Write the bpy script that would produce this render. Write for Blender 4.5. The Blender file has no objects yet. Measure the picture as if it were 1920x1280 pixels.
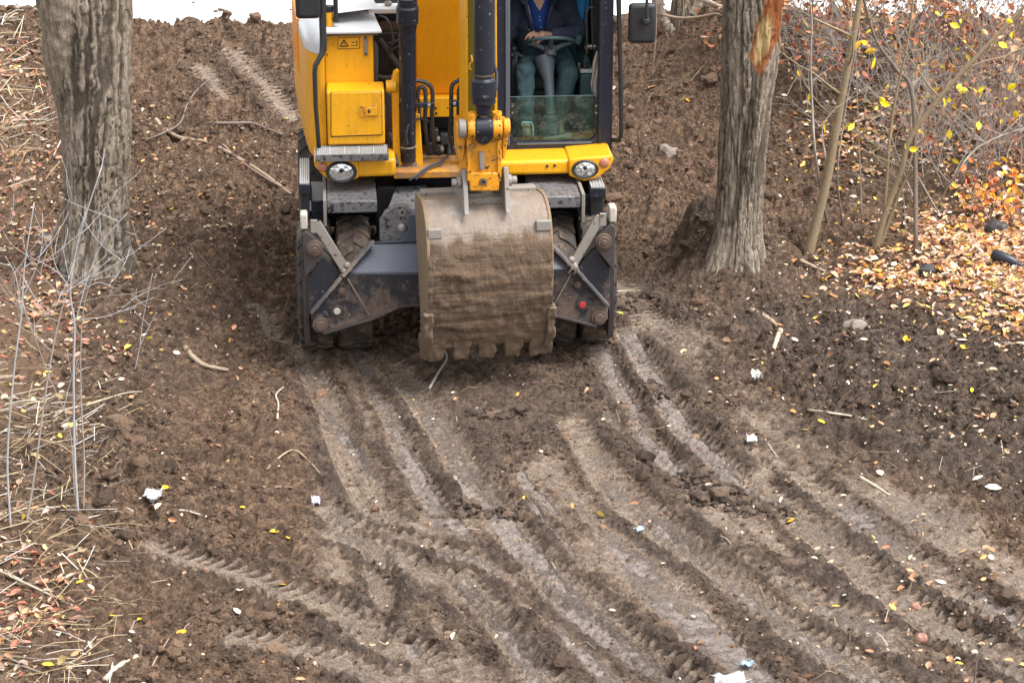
import bpy, bmesh, math, random
import numpy as np
from mathutils import Vector, Matrix, noise as mnoise
random.seed(7); RNG = np.random.default_rng(11)
SC = bpy.context.scene
COL = SC.collection
rad = math.radians

# ------------------------------------------------------------------ camera, sky, sun, exposure
CAM = Vector((0.46, -18.79, 6.84)); PITCH = rad(20.0); FPX = 4600.0
cd = bpy.data.cameras.new("camera"); cam = bpy.data.objects.new("camera", cd); COL.objects.link(cam)
cam.location = CAM; cam.rotation_euler = (rad(90) - PITCH, 0, 0)
cd.sensor_width = 36; cd.lens = 36 * FPX / 1920; cd.clip_start = 0.1; cd.clip_end = 3000
cd.dof.use_dof = False
SC.camera = cam
SUN_EL, SUN_AZ = 60.0, 112.0           # direction the light comes from: azimuth clockwise from +Y (high, from the right)
w = bpy.data.worlds.new("World"); SC.world = w; w.use_nodes = True
nt = w.node_tree; nt.nodes.clear()
sky = nt.nodes.new('ShaderNodeTexSky'); sky.sky_type = 'NISHITA'; sky.sun_disc = False
sky.sun_elevation = rad(SUN_EL); sky.sun_rotation = rad(SUN_AZ); sky.air_density = 1.0; sky.dust_density = 3.0; sky.ozone_density = 1.0
hs = nt.nodes.new('ShaderNodeHueSaturation'); hs.inputs['Saturation'].default_value = 0.10   # cloud cover: nearly colourless
bg = nt.nodes.new('ShaderNodeBackground'); bg.inputs['Strength'].default_value = 0.15
wo = nt.nodes.new('ShaderNodeOutputWorld')
nt.links.new(sky.outputs[0], hs.inputs['Color']); nt.links.new(hs.outputs[0], bg.inputs['Color']); nt.links.new(bg.outputs[0], wo.inputs['Surface'])
sl = bpy.data.lights.new("sun", 'SUN'); sl.energy = 1.5; sl.angle = rad(28); sl.color = (1.0, 0.965, 0.92)
sun = bpy.data.objects.new("sun", sl); COL.objects.link(sun)
az, el = rad(SUN_AZ), rad(SUN_EL)
sd = Vector((math.sin(az) * math.cos(el), math.cos(az) * math.cos(el), math.sin(el)))
sun.rotation_euler = sd.to_track_quat('Z', 'Y').to_euler(); sun.location = sd * 30
SC.view_settings.view_transform = 'Standard'; SC.view_settings.look = 'None'
SC.view_settings.exposure = 1.34; SC.view_settings.gamma = 1.0; SC.view_settings.use_curve_mapping = False

# ------------------------------------------------------------------ measuring helpers (photograph pixel -> place in the world)
_s, _c = math.sin(PITCH), math.cos(PITCH)
def ray(px, py):
    u, v = (px - 960) / FPX, (640 - py) / FPX
    return Vector((u, _c + v * _s, -_s + v * _c))
YAW = rad(4.5); _cy, _sy = math.cos(YAW), math.sin(YAW)
def P(px, py, yl):
    """point of the excavator (its own axes) seen at this pixel, lying yl metres behind its front axle"""
    d = ray(px, py); n = Vector((-_sy, _cy, 0)); o = CAM
    t = (yl - o.dot(n)) / d.dot(n); p = o + d * t
    return Vector((p.x * _cy + p.y * _sy, yl, p.z))
def to_px(x, y, z):
    dx, dy, dz = x - CAM.x, y - CAM.y, z - CAM.z
    f = dy * _c - dz * _s
    return 960 + FPX * dx / f, 640 - FPX * (dy * _s + dz * _c) / f
def plane_pt(px, py, z=0.0):
    d = ray(px, py); t = (z - CAM.z) / d.z
    return CAM + d * t

# ------------------------------------------------------------------ tagging and mesh helpers
def tag(o, label=None, cat=None, group=None, kind=None):
    if label: o['label'] = label
    if cat: o['category'] = cat
    if group: o['group'] = group
    if kind: o['kind'] = kind
    return o
def empty(name, loc=(0, 0, 0), rz=0.0):
    o = bpy.data.objects.new(name, None); COL.objects.link(o); o.location = loc; o.rotation_euler = (0, 0, rz)
    o.empty_display_size = 0.2
    return o
class MB:
    def __init__(s): s.v = []; s.f = []
    def add(s, vs, fs):
        b = len(s.v); s.v.extend([tuple(p) for p in vs]); s.f.extend([tuple(i + b for i in f) for f in fs]); return s
    def box(s, lo, hi, rot=None, piv=None):
        x0, y0, z0 = [min(a, b) for a, b in zip(lo, hi)]; x1, y1, z1 = [max(a, b) for a, b in zip(lo, hi)]
        vs = [Vector(p) for p in ((x0,y0,z0),(x1,y0,z0),(x1,y1,z0),(x0,y1,z0),(x0,y0,z1),(x1,y0,z1),(x1,y1,z1),(x0,y1,z1))]
        if rot is not None:
            c = Vector(piv) if piv is not None else (Vector(lo) + Vector(hi)) / 2
            vs = [c + rot @ (v - c) for v in vs]
        return s.add(vs, [(0,3,2,1),(4,5,6,7),(0,1,5,4),(1,2,6,5),(2,3,7,6),(3,0,4,7)])
    def prism(s, pts, y0, y1):
        """outline in x,z extruded from y0 (towards the viewer) back to y1"""
        a = sum(pts[i][0] * pts[(i+1) % len(pts)][1] - pts[(i+1) % len(pts)][0] * pts[i][1] for i in range(len(pts)))
        if a < 0: pts = pts[::-1]
        n = len(pts)
        vs = [(p[0], y0, p[1]) for p in pts] + [(p[0], y1, p[1]) for p in pts]
        fs = [tuple(range(n)), tuple(range(2*n-1, n-1, -1))] + [(i, i+n, (i+1) % n + n, (i+1) % n) for i in range(n)]
        return s.add(vs, fs)
    def tube(s, path, r, n=8, cap=True):
        path = [Vector(p) for p in path]; m = len(path)
        if not hasattr(r, '__len__'): r = [r] * m
        t0 = (path[1] - path[0]).normalized()
        up = Vector((0, 0, 1)) if abs(t0.z) < 0.9 else Vector((1, 0, 0))
        a = t0.cross(up).normalized(); vs = []; b0 = len(s.v)
        for i in range(m):
            t = (path[min(i+1, m-1)] - path[max(i-1, 0)])
            t = t.normalized() if t.length > 1e-9 else t0
            a = (a - t * a.dot(t)); a = a.normalized() if a.length > 1e-6 else t.orthogonal().normalized()
            b = t.cross(a)
            for k in range(n):
                th = 2 * math.pi * k / n
                vs.append(path[i] + (a * math.cos(th) + b * math.sin(th)) * r[i])
        fs = []
        for i in range(m - 1):
            for k in range(n):
                k2 = (k + 1) % n
                fs.append((i*n+k, i*n+k2, (i+1)*n+k2, (i+1)*n+k))
        if cap: fs += [tuple(range(n-1, -1, -1)), tuple(range((m-1)*n, m*n))]
        return s.add(vs, fs)
    def cyl(s, p0, p1, r, n=20, r1=None):
        return s.tube([p0, p1], [r, r if r1 is None else r1], n)
    def sphere(s, c, r, n=12, m=8, sc=(1, 1, 1)):
        c = Vector(c); vs = [c + Vector((0, 0, -r * sc[2]))]
        for i in range(1, m):
            ph = -math.pi/2 + math.pi * i / m
            for k in range(n):
                th = 2*math.pi*k/n
                vs.append(c + Vector((r*sc[0]*math.cos(ph)*math.cos(th), r*sc[1]*math.cos(ph)*math.sin(th), r*sc[2]*math.sin(ph))))
        vs.append(c + Vector((0, 0, r * sc[2])))
        fs = [(0, 1+(k+1) % n, 1+k) for k in range(n)]
        for i in range(m-2):
            for k in range(n):
                fs.append((1+i*n+k, 1+i*n+(k+1) % n, 1+(i+1)*n+(k+1) % n, 1+(i+1)*n+k))
        b = 1+(m-2)*n; fs += [(b+k, b+(k+1) % n, len(vs)-1) for k in range(n)]
        return s.add(vs, fs)
    def lathe(s, prof, c, axis='x', n=40, ang=2*math.pi):
        """profile (along axis, radius) spun round an axis through c"""
        c = Vector(c); vs = []; m = len(prof)
        for k in range(n):
            th = ang * k / n; co, si = math.cos(th), math.sin(th)
            for (h, r) in prof:
                if axis == 'x': vs.append(c + Vector((h, r*co, r*si)))
                elif axis == 'y': vs.append(c + Vector((r*co, h, r*si)))
                else: vs.append(c + Vector((r*co, r*si, h)))
        fs = []
        for k in range(n):
            k2 = (k+1) % n
            for i in range(m-1):
                q = (k*m+i, k*m+i+1, k2*m+i+1, k2*m+i)
                fs.append(q if axis != 'y' else q[::-1])
        return s.add(vs, fs)
    def grid(s, rows, close=False):
        """rows: list of lists of points"""
        m = len(rows[0]); vs = [p for r in rows for p in r]; fs = []
        for i in range(len(rows)-1):
            for k in range(m if close else m-1):
                k2 = (k+1) % m
                fs.append((i*m+k, i*m+k2, (i+1)*m+k2, (i+1)*m+k))
        return s.add(vs, fs)
    def build(s, name, mat, parent=None, origin=None, bevel=0.0, seg=2, smooth=True, ang=35, fix=False):
        me = bpy.data.meshes.new(name)
        vs = s.v if origin is None else [(p[0]-origin[0], p[1]-origin[1], p[2]-origin[2]) for p in s.v]
        me.from_pydata(vs, [], s.f); me.update()
        if fix:
            bm = bmesh.new(); bm.from_mesh(me); bmesh.ops.recalc_face_normals(bm, faces=bm.faces); bm.to_mesh(me); bm.free()
        if smooth:
            me.polygons.foreach_set('use_smooth', [True] * len(me.polygons))
            if ang < 180: me.set_sharp_from_angle(angle=rad(ang))
        if mat is not None: me.materials.append(mat)
        o = bpy.data.objects.new(name, me); COL.objects.link(o)
        if parent is not None: o.parent = parent
        elif origin is not None: o.location = origin
        if bevel > 0:
            b = o.modifiers.new("bevel", 'BEVEL'); b.width = bevel; b.segments = seg; b.limit_method = 'ANGLE'; b.angle_limit = rad(40)
            b.harden_normals = False
        return o
def np_mesh(name, v, f, mat, parent=None, smooth=False, attrs=None, color=None):
    """fast mesh from arrays: f is (n,3) or (n,4)"""
    me = bpy.data.meshes.new(name); k = f.shape[1]
    me.vertices.add(len(v)); me.vertices.foreach_set('co', np.ascontiguousarray(v, dtype=np.float32).ravel())
    me.loops.add(f.size); me.loops.foreach_set('vertex_index', np.ascontiguousarray(f, dtype=np.int32).ravel())
    me.polygons.add(len(f)); me.polygons.foreach_set('loop_start', np.arange(0, f.size, k, dtype=np.int32))
    me.polygons.foreach_set('loop_total', np.full(len(f), k, dtype=np.int32))
    me.polygons.foreach_set('use_smooth', np.full(len(f), smooth, dtype=bool))
    me.update(calc_edges=True)
    for nm, a in (attrs or {}).items():
        at = me.attributes.new(nm, 'FLOAT', 'POINT'); at.data.foreach_set('value', np.ascontiguousarray(a, dtype=np.float32))
    if color is not None:
        at = me.attributes.new('tint', 'FLOAT_COLOR', 'POINT')
        c4 = np.ones((len(v), 4), dtype=np.float32); c4[:, :3] = color; at.data.foreach_set('color', c4.ravel())
    if mat is not None: me.materials.append(mat)
    o = bpy.data.objects.new(name, me); COL.objects.link(o)
    if parent is not None: o.parent = parent
    return o

# ------------------------------------------------------------------ array noise
_TAB = RNG.random((256, 256)).astype(np.float32)
def vn(x, y, seed=0):
    x = np.asarray(x, dtype=np.float64) + seed * 17.31; y = np.asarray(y, dtype=np.float64) + seed * 41.77
    xi = np.floor(x).astype(np.int64); yi = np.floor(y).astype(np.int64)
    fx = x - xi; fy = y - yi
    fx = fx*fx*fx*(fx*(fx*6-15)+10); fy = fy*fy*fy*(fy*(fy*6-15)+10)
    a = _TAB[xi & 255, yi & 255]; b = _TAB[(xi+1) & 255, yi & 255]; c = _TAB[xi & 255, (yi+1) & 255]; d = _TAB[(xi+1) & 255, (yi+1) & 255]
    return (a*(1-fx)+b*fx)*(1-fy) + (c*(1-fx)+d*fx)*fy
def fbm(x, y, oct=4, seed=0, gain=0.5):
    s = 0; a = 1.0; t = 0
    for i in range(oct):
        s = s + a * vn(x, y, seed + i * 3); t += a; a *= gain
        x, y = (x*0.8 - y*0.6) * 2.03, (x*0.6 + y*0.8) * 2.03
    return s / t
def sst(a, b, x):
    t = np.clip((x - a) / (b - a), 0, 1); return t*t*(3-2*t)

# ------------------------------------------------------------------ materials
def newmat(name):
    m = bpy.data.materials.new(name); m.use_nodes = True; t = m.node_tree
    return m, t, t.nodes['Principled BSDF']
def N(t, typ, **kw):
    n = t.nodes.new(typ)
    for k, v in kw.items():
        if k.startswith('i_'): n.inputs[k[2:].replace('_', ' ')].default_value = v
        else: setattr(n, k, v)
    return n
def rgb(c): return (c[0], c[1], c[2], 1)
def noise_tex(t, scale, detail=6, rough=0.6, coord='Object', vec=None, dist=0.0):
    n = N(t, 'ShaderNodeTexNoise'); n.inputs['Scale'].default_value = scale; n.inputs['Detail'].default_value = detail
    n.inputs['Roughness'].default_value = rough; n.inputs['Distortion'].default_value = dist
    if vec is None:
        tc = N(t, 'ShaderNodeTexCoord'); vec = tc.outputs[coord]
    t.links.new(vec, n.inputs['Vector']); return n
def ramp(t, src, stops):
    r = N(t, 'ShaderNodeValToRGB'); e = r.color_ramp.elements
    while len(e) < len(stops): e.new(0.5)
    for i, (p, c) in enumerate(stops):
        e[i].position = p; e[i].color = rgb(c) if hasattr(c, '__len__') else (c, c, c, 1)
    t.links.new(src, r.inputs['Fac']); return r
def mixc(t, fac, a, b, mode='MIX'):
    m = N(t, 'ShaderNodeMix', data_type='RGBA', blend_type=mode)
    for s, v in ((m.inputs[0], fac), (m.inputs[6], a), (m.inputs[7], b)):
        if hasattr(v, 'node'): t.links.new(v, s)
        elif hasattr(v, '__len__'): s.default_value = rgb(v)
        else: s.default_value = v
    return m.outputs[2]
def mth(t, op, a, b=0.0, clamp=False):
    m = N(t, 'ShaderNodeMath', operation=op); m.use_clamp = clamp
    for s, v in ((m.inputs[0], a), (m.inputs[1], b)):
        if hasattr(v, 'node'): t.links.new(v, s)
        else: s.default_value = v
    return m.outputs[0]
def bump(t, bs, h, strength=0.5, dist=0.01):
    b = N(t, 'ShaderNodeBump'); b.inputs['Strength'].default_value = strength; b.inputs['Distance'].default_value = dist
    t.links.new(h, b.inputs['Height']); t.links.new(b.outputs[0], bs.inputs['Normal']); return b

MUD_A, MUD_B = (0.085, 0.052, 0.032), (0.20, 0.145, 0.10)
def painted(name, col, rough=0.4, dirt=0.35, dirt_col=(0.16, 0.11, 0.075), low=None, metal=0.0, chips=0.0, spec=0.5, fine=38.0, chipcol=(0.06, 0.035, 0.02), vary=0.12, streak=0.0):
    """paint or steel with dried mud: low=(z0,z1) adds splash growing downwards to the machine's own z0"""
    m, t, b = newmat(name)
    tc = N(t, 'ShaderNodeTexCoord'); ob = tc.outputs['Object']
    n1 = noise_tex(t, 2.2, 8, 0.68, vec=ob); n2 = noise_tex(t, fine, 5, 0.7, vec=ob)
    f = mth(t, 'ADD', mth(t, 'MULTIPLY', n1.outputs[0], 0.65), mth(t, 'MULTIPLY', n2.outputs[0], 0.35))
    if low:
        sx = N(t, 'ShaderNodeSeparateXYZ'); t.links.new(ob, sx.inputs[0])
        mr = N(t, 'ShaderNodeMapRange'); mr.inputs[1].default_value = low[1]; mr.inputs[2].default_value = low[0]; mr.inputs[3].default_value = 0; mr.inputs[4].default_value = low[2] if len(low) > 2 else 0.28
        t.links.new(sx.outputs[2], mr.inputs[0]); f = mth(t, 'ADD', f, mr.outputs[0])
    lo = 0.78 - dirt * 0.5
    k = N(t, 'ShaderNodeMapRange', interpolation_type='SMOOTHSTEP'); t.links.new(f, k.inputs[0])
    k.inputs[1].default_value = lo; k.inputs[2].default_value = lo + 0.17; k.inputs[3].default_value = 0; k.inputs[4].default_value = 0.92
    film = N(t, 'ShaderNodeMapRange'); t.links.new(n1.outputs[0], film.inputs[0]); film.inputs[1].default_value = 0.3; film.inputs[2].default_value = 0.75; film.inputs[3].default_value = 0.0; film.inputs[4].default_value = vary + dirt * 0.35
    c = mixc(t, film.outputs[0], col, tuple(0.5 * x + 0.5 * d for x, d in zip(col, dirt_col)))
    if streak:
        ms = N(t, 'ShaderNodeMapping'); ms.inputs['Scale'].default_value = (1, 1, .10); t.links.new(ob, ms.inputs['Vector']); ns = noise_tex(t, 24, 5, .7, vec=ms.outputs[0])
        c = mixc(t, ramp(t, mth(t, 'ADD', mth(t, 'MULTIPLY', ns.outputs[0], .6), mth(t, 'MULTIPLY', n1.outputs[0], .4)), [(.47, 0), (.66, streak)]).outputs[0], c, tuple(x * .75 for x in dirt_col))
    if chips > 0:
        v = noise_tex(t, 26, 3, 0.75, vec=ob); cr = ramp(t, v.outputs[0], [(0.66 - chips * 0.1, 0), (0.70 - chips * 0.1, 1)])
        c = mixc(t, cr.outputs[0], c, chipcol)
    dc = mixc(t, n2.outputs[0], tuple(x * 0.7 for x in dirt_col), tuple(x * 1.25 for x in dirt_col))
    c = mixc(t, k.outputs[0], c, dc)
    t.links.new(c, b.inputs['Base Color'])
    r = mth(t, 'ADD', mth(t, 'MULTIPLY', k.outputs[0], 0.9 - rough), mth(t, 'ADD', mth(t, 'MULTIPLY', n2.outputs[0], 0.16), rough - 0.06), clamp=True)
    t.links.new(r, b.inputs['Roughness']); b.inputs['Metallic'].default_value = metal; b.inputs['Specular IOR Level'].default_value = spec
    bump(t, b, mth(t, 'ADD', mth(t, 'MULTIPLY', k.outputs[0], 0.7), mth(t, 'MULTIPLY', n2.outputs[0], 0.3)), 0.35, 0.006)
    return m
def plain(name, col, rough=0.6, metal=0.0, vary=0.2, scale=20, bmp=0.0, coord='Object', spec=0.5):
    m, t, b = newmat(name); n = noise_tex(t, scale, 6, 0.65, coord)
    t.links.new(mixc(t, n.outputs[0], tuple(max(0, x * (1 - vary)) for x in col), tuple(x * (1 + vary) for x in col)), b.inputs['Base Color'])
    b.inputs['Roughness'].default_value = rough; b.inputs['Metallic'].default_value = metal; b.inputs['Specular IOR Level'].default_value = spec
    if bmp: bump(t, b, n.outputs[0], bmp, 0.01)
    return m
def tinted(name, rough=0.7, gain=1.0, thin=0.0):
    """colour carried by the piece itself (leaf or straw colour)"""
    m, t, b = newmat(name); a = N(t, 'ShaderNodeAttribute', attribute_name='tint')
    n = noise_tex(t, 60, 4, 0.6)
    c = mixc(t, n.outputs[0], (0.72 * gain,) * 3, (1.2 * gain,) * 3)
    t.links.new(mixc(t, 1.0, a.outputs['Color'], c, 'MULTIPLY'), b.inputs['Base Color'])
    b.inputs['Roughness'].default_value = rough; b.inputs['Specular IOR Level'].default_value = 0.35
    return m

M = {}
M['yellow'] = painted('yellow_paint', (0.80, 0.38, 0.005), 0.35, 0.13, low=(1.25, 1.70, 0.15), chips=0.12, vary=0.04, streak=.25)
M['yellow_worn'] = painted('worn_yellow_paint', (0.72, 0.30, 0.008), 0.45, 0.50, (0.15, 0.085, 0.04), chips=0.9, fine=24)
M['orange'] = painted('deep_yellow_paint', (0.86, 0.35, 0.003), 0.38, 0.05, chips=0.0, vary=0.03, streak=.12)
M['olive'] = painted('grimy_olive_yellow_paint', (0.16, 0.125, 0.010), 0.5, 0.22, (0.10, 0.075, 0.03), chips=0.3)
M['dark'] = painted('dark_blue_grey_paint', (0.012, 0.015, 0.025), 0.34, 0.08, chips=0.12, chipcol=(0.22, 0.21, 0.2), vary=0.02, spec=.45)
M['cabdark'] = painted('cab_frame_paint', (0.017, 0.020, 0.036), 0.36, 0.05, low=(1.35, 1.62, 0.14), chips=0.05, chipcol=(0.14, 0.13, 0.13), vary=0.01, spec=.35)
M['bladeblue'] = painted('blade_paint', (0.013, 0.017, 0.026), 0.36, 0.44, (0.15, 0.105, 0.078), low=(0.30, 0.85, 0.22), chips=0.12, chipcol=(0.2, 0.19, 0.18), fine=22)
M['bladetop'] = painted('blade_top_paint', (0.058, 0.072, 0.102), 0.36, 0.30, (0.33, 0.30, 0.28), chips=0.0, chipcol=(0.35, 0.35, 0.36))
M['muddyplate'] = painted('muddy_plate', (0.042, 0.037, 0.038), 0.55, 0.50, (0.19, 0.135, 0.10), fine=22)
M['deck'] = painted('muddy_deck', (0.55, 0.22, 0.01), 0.6, 0.74, (0.19, 0.125, 0.075), fine=16)
M['greysteel'] = painted('scuffed_grey_steel', (0.24, 0.22, 0.20), 0.5, 0.50, (0.30, 0.22, 0.155), chips=0.3)
M['fender'] = painted('grey_fender_paint', (0.15, 0.15, 0.16), 0.42, 0.30, (0.12, 0.09, 0.07), chips=1.1, chipcol=(0.04, 0.03, 0.025))
M['black'] = plain('black_plastic', (0.018, 0.019, 0.022), 0.5, vary=0.3)
M['rubber'] = painted('muddy_rubber', (0.035, 0.030, 0.027), 0.8, 0.60, (0.20, 0.14, 0.10), fine=14)
M['hose'] = plain('hose_rubber', (0.035, 0.037, 0.042), 0.5, vary=0.4, scale=9)
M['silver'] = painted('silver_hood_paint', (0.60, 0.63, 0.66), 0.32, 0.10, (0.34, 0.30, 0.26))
M['grating'] = painted('galvanised_grating', (0.50, 0.50, 0.50), 0.45, 0.15, metal=0.2)
M['ribmat'] = painted('scuffed_blade_rib', (0.075, 0.075, 0.085), 0.5, 0.62, (0.24, 0.185, 0.14), chips=.2, chipcol=(.3, .29, .28), fine=30)
M['cap'] = painted('dirty_white_cap', (0.46, 0.43, 0.38), 0.5, 0.55, (0.35, 0.27, 0.2))
M['chrome'] = plain('chrome_rod', (0.55, 0.5, 0.45), 0.2, 1.0, 0.25)
M['rust'] = painted('rusty_pin', (0.10, 0.068, 0.052), 0.5, 0.45, (0.21, 0.145, 0.105), fine=60)
M['steelnut'] = plain('bright_bolt_steel', (0.42, 0.41, 0.40), 0.38, 0.8, 0.3)
M['seat'] = plain('seat_fabric', (0.05, 0.058, 0.066), 0.9, vary=0.3)
M['teal'] = plain('cab_interior_plastic', (0.07, 0.125, 0.14), 0.55, vary=0.15)
M['column'] = plain('column_plastic', (0.085, 0.10, 0.12), 0.5, vary=0.12)
M['white'] = plain('white_plastic', (0.72, 0.74, 0.73), 0.45, vary=0.12)
M['red'] = painted('red_reflector', (0.50, 0.03, 0.035), 0.4, .35, (0.3, 0.14, 0.11))
M['amber'] = plain('dusty_indicator_lens', (0.42, 0.16, 0.09), 0.35, vary=0.2)
M['decalyellow'] = plain('decal_yellow', (0.85, 0.42, 0.01), 0.4, vary=0.03)
M['print'] = plain('decal_black', (0.015, 0.012, 0.01), 0.5, vary=0.1)
def glass_mat(name, tint, gloss=0.04):
    m, t, b = newmat(name); t.nodes.remove(b); out = t.nodes['Material Output']
    tr = N(t, 'ShaderNodeBsdfTransparent'); tr.inputs[0].default_value = rgb(tint)
    gl = N(t, 'ShaderNodeBsdfGlossy'); gl.inputs['Roughness'].default_value = 0.04
    di = N(t, 'ShaderNodeBsdfDiffuse'); di.inputs[0].default_value = (0.30, 0.36, 0.34, 1)
    fr = N(t, 'ShaderNodeFresnel'); fr.inputs['IOR'].default_value = 1.5
    n = noise_tex(t, 9, 8, 0.75); n2 = noise_tex(t, 70, 3, 0.7)
    dm = ramp(t, mth(t, 'MULTIPLY', n.outputs[0], n2.outputs[0]), [(0.24, gloss), (0.44, gloss + 0.40)])
    mx = N(t, 'ShaderNodeMixShader'); t.links.new(dm.outputs[0], mx.inputs[0]); t.links.new(tr.outputs[0], mx.inputs[1]); t.links.new(di.outputs[0], mx.inputs[2])
    m2 = N(t, 'ShaderNodeMixShader'); t.links.new(fr.outputs[0], m2.inputs[0]); t.links.new(mx.outputs[0], m2.inputs[1]); t.links.new(gl.outputs[0], m2.inputs[2])
    t.links.new(m2.outputs[0], out.inputs['Surface']); return m
M['glass'] = glass_mat('dusty_green_glass', (0.60, 0.84, 0.77), 0.03)
M['sideglass'] = glass_mat('tinted_side_glass', (0.40, 0.58, 0.60), 0.02)
def lens_mat():
    m, t, b = newmat('headlight_lens'); b.inputs['Base Color'].default_value = (0.62, 0.64, 0.63, 1); b.inputs['Metallic'].default_value = 0.75
    b.inputs['Roughness'].default_value = 0.16; b.inputs['Coat Weight'].default_value = 1.0
    v = N(t, 'ShaderNodeTexVoronoi'); v.inputs['Scale'].default_value = 34
    tc = N(t, 'ShaderNodeTexCoord'); t.links.new(tc.outputs['Object'], v.inputs['Vector']); bump(t, b, v.outputs['Distance'], 0.35, 0.02)
    return m
M['lens'] = lens_mat()

# soil ---------------------------------------------------------------
def soil_mat():
    m, t, b = newmat('soil')
    geo = N(t, 'ShaderNodeNewGeometry'); pos = geo.outputs['Position']
    A = lambda nm: N(t, 'ShaderNodeAttribute', attribute_name=nm).outputs['Fac']
    comp, wet, dark, litter = A('compact'), A('wet'), A('dark'), A('litter')
    n1 = noise_tex(t, 1.1, 7, 0.65, vec=pos); n2 = noise_tex(t, 9, 7, 0.72, vec=pos); n3 = noise_tex(t, 55, 5, 0.75, vec=pos); n5 = noise_tex(t, 24, 6, 0.8, vec=pos)
    nm = mth(t, 'ADD', mth(t, 'MULTIPLY', n2.outputs[0], .5), mth(t, 'MULTIPLY', n5.outputs[0], .5))
    loose = ramp(t, nm, [(.37, (0.040, 0.021, 0.012)), (.49, (0.150, 0.088, 0.053)), (.62, (0.40, 0.258, 0.16))]).outputs[0]
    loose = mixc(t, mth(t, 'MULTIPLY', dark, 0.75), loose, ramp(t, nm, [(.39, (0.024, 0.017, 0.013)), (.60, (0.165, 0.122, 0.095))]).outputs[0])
    cmp_ = ramp(t, nm, [(.36, (0.125, 0.088, 0.063)), (.49, (0.33, 0.245, 0.185)), (.62, (0.52, 0.41, 0.315))]).outputs[0]
    cf = N(t, 'ShaderNodeMapRange'); t.links.new(mth(t, 'ADD', comp, mth(t, 'MULTIPLY', mth(t, 'SUBTRACT', n2.outputs[0], 0.5), 0.55)), cf.inputs[0]); cf.inputs[1].default_value = 0.22; cf.inputs[2].default_value = 0.78
    c = mixc(t, cf.outputs[0], loose, cmp_)
    wf = N(t, 'ShaderNodeMapRange', interpolation_type='SMOOTHSTEP'); t.links.new(mth(t, 'ADD', mth(t, 'MULTIPLY', wet, .85), mth(t, 'ADD', mth(t, 'MULTIPLY', mth(t, 'SUBTRACT', n1.outputs[0], 0.5), 0.9), mth(t, 'MULTIPLY', mth(t, 'SUBTRACT', n2.outputs[0], 0.5), 1.2))), wf.inputs[0]); wf.inputs[1].default_value = 0.32; wf.inputs[2].default_value = 0.72
    c = mixc(t, mth(t, 'MULTIPLY', wf.outputs[0], 0.85), c, mixc(t, n2.outputs[0], (0.105, 0.082, 0.070), (0.235, 0.200, 0.184)))
    sp = ramp(t, n3.outputs[0], [(0.36, 0.60), (0.5, 1.0), (0.64, 1.4)])
    c = mixc(t, 1.0, c, sp.outputs[0], 'MULTIPLY')
    lf = ramp(t, mth(t, 'ADD', mth(t, 'MULTIPLY', litter, 0.6), mth(t, 'MULTIPLY', n3.outputs[0], 0.45)), [(0.5, 0), (0.72, 0.8)])
    c = mixc(t, lf.outputs[0], c, mixc(t, n2.outputs[0], (0.17, 0.085, 0.05), (0.34, 0.22, 0.135)))
    chip = noise_tex(t, 26, 2, 0.5, vec=pos); ch = ramp(t, chip.outputs[0], [(0.745, 0), (0.765, 1)])
    c = mixc(t, mth(t, 'MULTIPLY', ch.outputs[0], 0.75), c, (0.42, 0.33, 0.24))
    t.links.new(c, b.inputs['Base Color'])
    ro = N(t, 'ShaderNodeMapRange'); t.links.new(wf.outputs[0], ro.inputs[0]); ro.inputs[3].default_value = 0.92; ro.inputs[4].default_value = 0.17
    t.links.new(mth(t, 'ADD', ro.outputs[0], mth(t, 'MULTIPLY', mth(t, 'SUBTRACT', n3.outputs[0], 0.5), 0.3), clamp=True), b.inputs['Roughness'])
    b.inputs['Specular IOR Level'].default_value = 0.5
    n4 = noise_tex(t, 28, 9, 0.8, vec=pos)
    hmul = mth(t, 'SUBTRACT', 1.0, mth(t, 'MULTIPLY', wf.outputs[0], 0.78))
    bump(t, b, mth(t, 'MULTIPLY', mth(t, 'ADD', n4.outputs[0], mth(t, 'MULTIPLY', n3.outputs[0], 0.5)), hmul), 1.0, 0.06)
    return m
M['soil'] = soil_mat()
def clod_mat():
    m, t, b = newmat('soil_crumbs'); a = N(t, 'ShaderNodeAttribute', attribute_name='tint'); geo = N(t, 'ShaderNodeNewGeometry')
    n2 = noise_tex(t, 45, 6, 0.75, vec=geo.outputs['Position'])
    c = mixc(t, 1.0, a.outputs['Color'], ramp(t, n2.outputs[0], [(0.25, 0.55), (0.75, 1.5)]).outputs[0], 'MULTIPLY')
    t.links.new(c, b.inputs['Base Color']); b.inputs['Roughness'].default_value = 0.9
    bump(t, b, n2.outputs[0], 1.0, 0.04); return m
M['clod'] = clod_mat()
M['leaf'] = tinted('fallen_leaf', 0.6)
M['straw'] = tinted('dry_straw', 0.7)
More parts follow.
